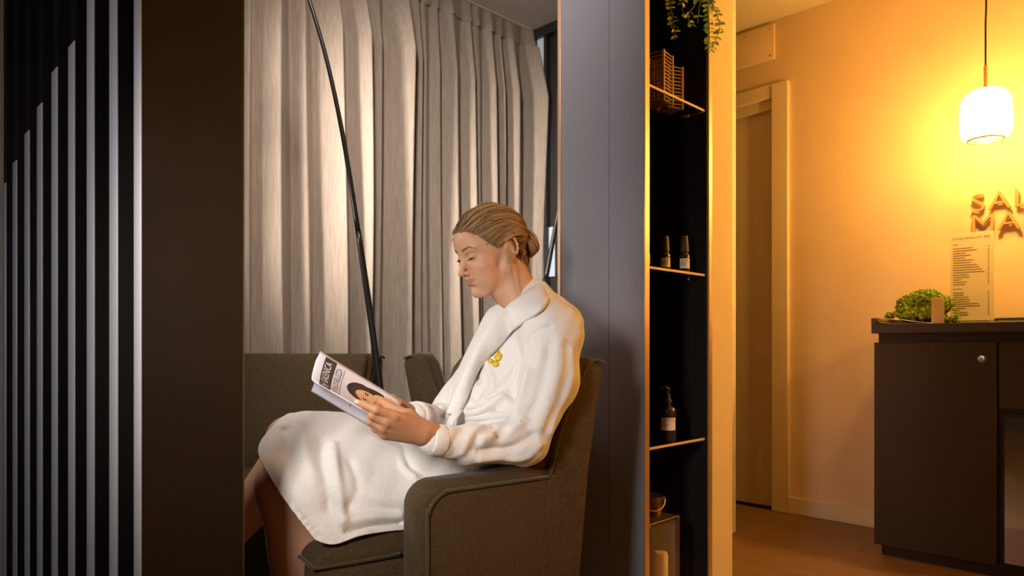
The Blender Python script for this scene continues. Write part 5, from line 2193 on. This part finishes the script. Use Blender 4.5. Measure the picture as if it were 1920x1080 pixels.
def mag_text(s, size, edge, a_, b_, parent, material, off, sx=1.0, W_a=.148, W_b=.21):
    me = text_mesh(s, size, 0, 0, 2)
    for v in me.vertices:
        aa = a_ + v.co.x * sx / W_a
        bb = b_ - v.co.y / W_b
        v.co = mag_pt(edge, aa, bb, off)
    o_ = link('lettering', me, material)
    put(o_, Matrix.Identity(4), parent)


def ov(ca, cb_, ra_, rb_, rot=0, n=20):
    return [(ca + ra_ * math.cos(t_) * math.cos(rot) - rb_ * math.sin(t_) * math.sin(rot), cb_ + ra_ * math.cos(t_) * math.sin(rot) + rb_ * math.sin(t_) * math.cos(rot)) for t_ in np.linspace(0, 2 * math.pi, n, endpoint=False)]


mag = thing('magazine', Vector((S0 + S1) / 2), 'open white beauty magazine with a portrait on the cover, held by the seated person', 'magazine')
FE, BE_ = (F0, F1), (B0, B1)
fcov = mag_grid('front_cover', FE, 'mag_cover', mag)
bcov = mag_grid('back_cover', BE_, 'mag_cover', mag)
for i in range(3):
    for ed in (FE, BE_):
        nr_ = np.cross(S1 - S0, ed[0] - S0)
        nr_ /= np.linalg.norm(nr_)
        if nr_ @ (toc - S0) < 0:
            nr_ = -nr_
        sh_ = -nr_ * .0045 * (i + 1)
        mag_grid('page', (ed[0] + sh_, ed[1] + sh_), 'mag_page', mag, -.0016 * (i + 1), .22 if ed is FE else .45, .985 - .004 * i, .004, .996, thick=.0003)
mag_grid('page_edge', FE, 'mag_edge', mag, -.0008, .985, 1.004, .12, .995, 2, 10, .0012)
z1_, z2_, z3_, z4_ = .0007, .0010, .0013, .0016
mag_grid('title_band', FE, 'mag_band', fcov, z1_, .02, .95, .080, .215, 14, 4, 0)
mag_text('by', .024, FE, .06, .172, fcov, 'mag_white', z2_, .8)
mag_text('GALENICA', .0240, FE, .235, .172, fcov, 'mag_white', z2_, .80)
mag_text('RITUALI DI BELLEZZA', .0200, FE, .06, .298, fcov, 'ink', z1_, .62)
mag_grid('printed_rule', FE, 'ink_soft', fcov, z1_, .06, .90, .318, .323, 12, 1, 0)
mag_poly('portrait_hair', FE, ov(.58, .56, .25, .17, .1), 'mag_hair', fcov, z1_)
mag_poly('portrait_hair', FE, ov(.74, .70, .12, .18, -.3), 'mag_hair', fcov, z1_ + .0001)
mag_poly('portrait_face', FE, ov(.55, .65, .17, .155, .1), 'mag_skin', fcov, z2_)
mag_poly('portrait_neck', FE, [(.42, .76), (.62, .74), (.72, .86), (.76, .98), (.30, .98), (.38, .88)], 'mag_skin', fcov, z2_ + .0001)
mag_poly('portrait_hand', FE, ov(.74, .80, .07, .11, -.4), 'mag_skin', fcov, z3_)
mag_poly('portrait_hand', FE, ov(.82, .90, .06, .10, .1), 'mag_skin', fcov, z3_)
mag_poly('portrait_cloth', FE, [(.32, .955), (.72, .955), (.76, .998), (.28, .998)], 'mag_hair', fcov, z3_)
for (ca, cb_) in ((.47, .625), (.64, .630)):
    mag_poly('portrait_eye', FE, ov(ca, cb_, .035, .010), 'mag_hair', fcov, z3_)
    mag_poly('portrait_brow', FE, ov(ca, cb_ - .025, .045, .006, -.05), 'mag_hair', fcov, z3_)
mag_poly('portrait_lips', FE, ov(.54, .735, .05, .013), 'mag_lip', fcov, z3_)
mag_text('GALENICA.IT', .012, BE_, .35, .40, bcov, 'ink', z1_, -.6)
mag_grid('printed_line', BE_, 'ink_soft', bcov, z1_, .30, .68, .445, .452, 8, 1, 0)
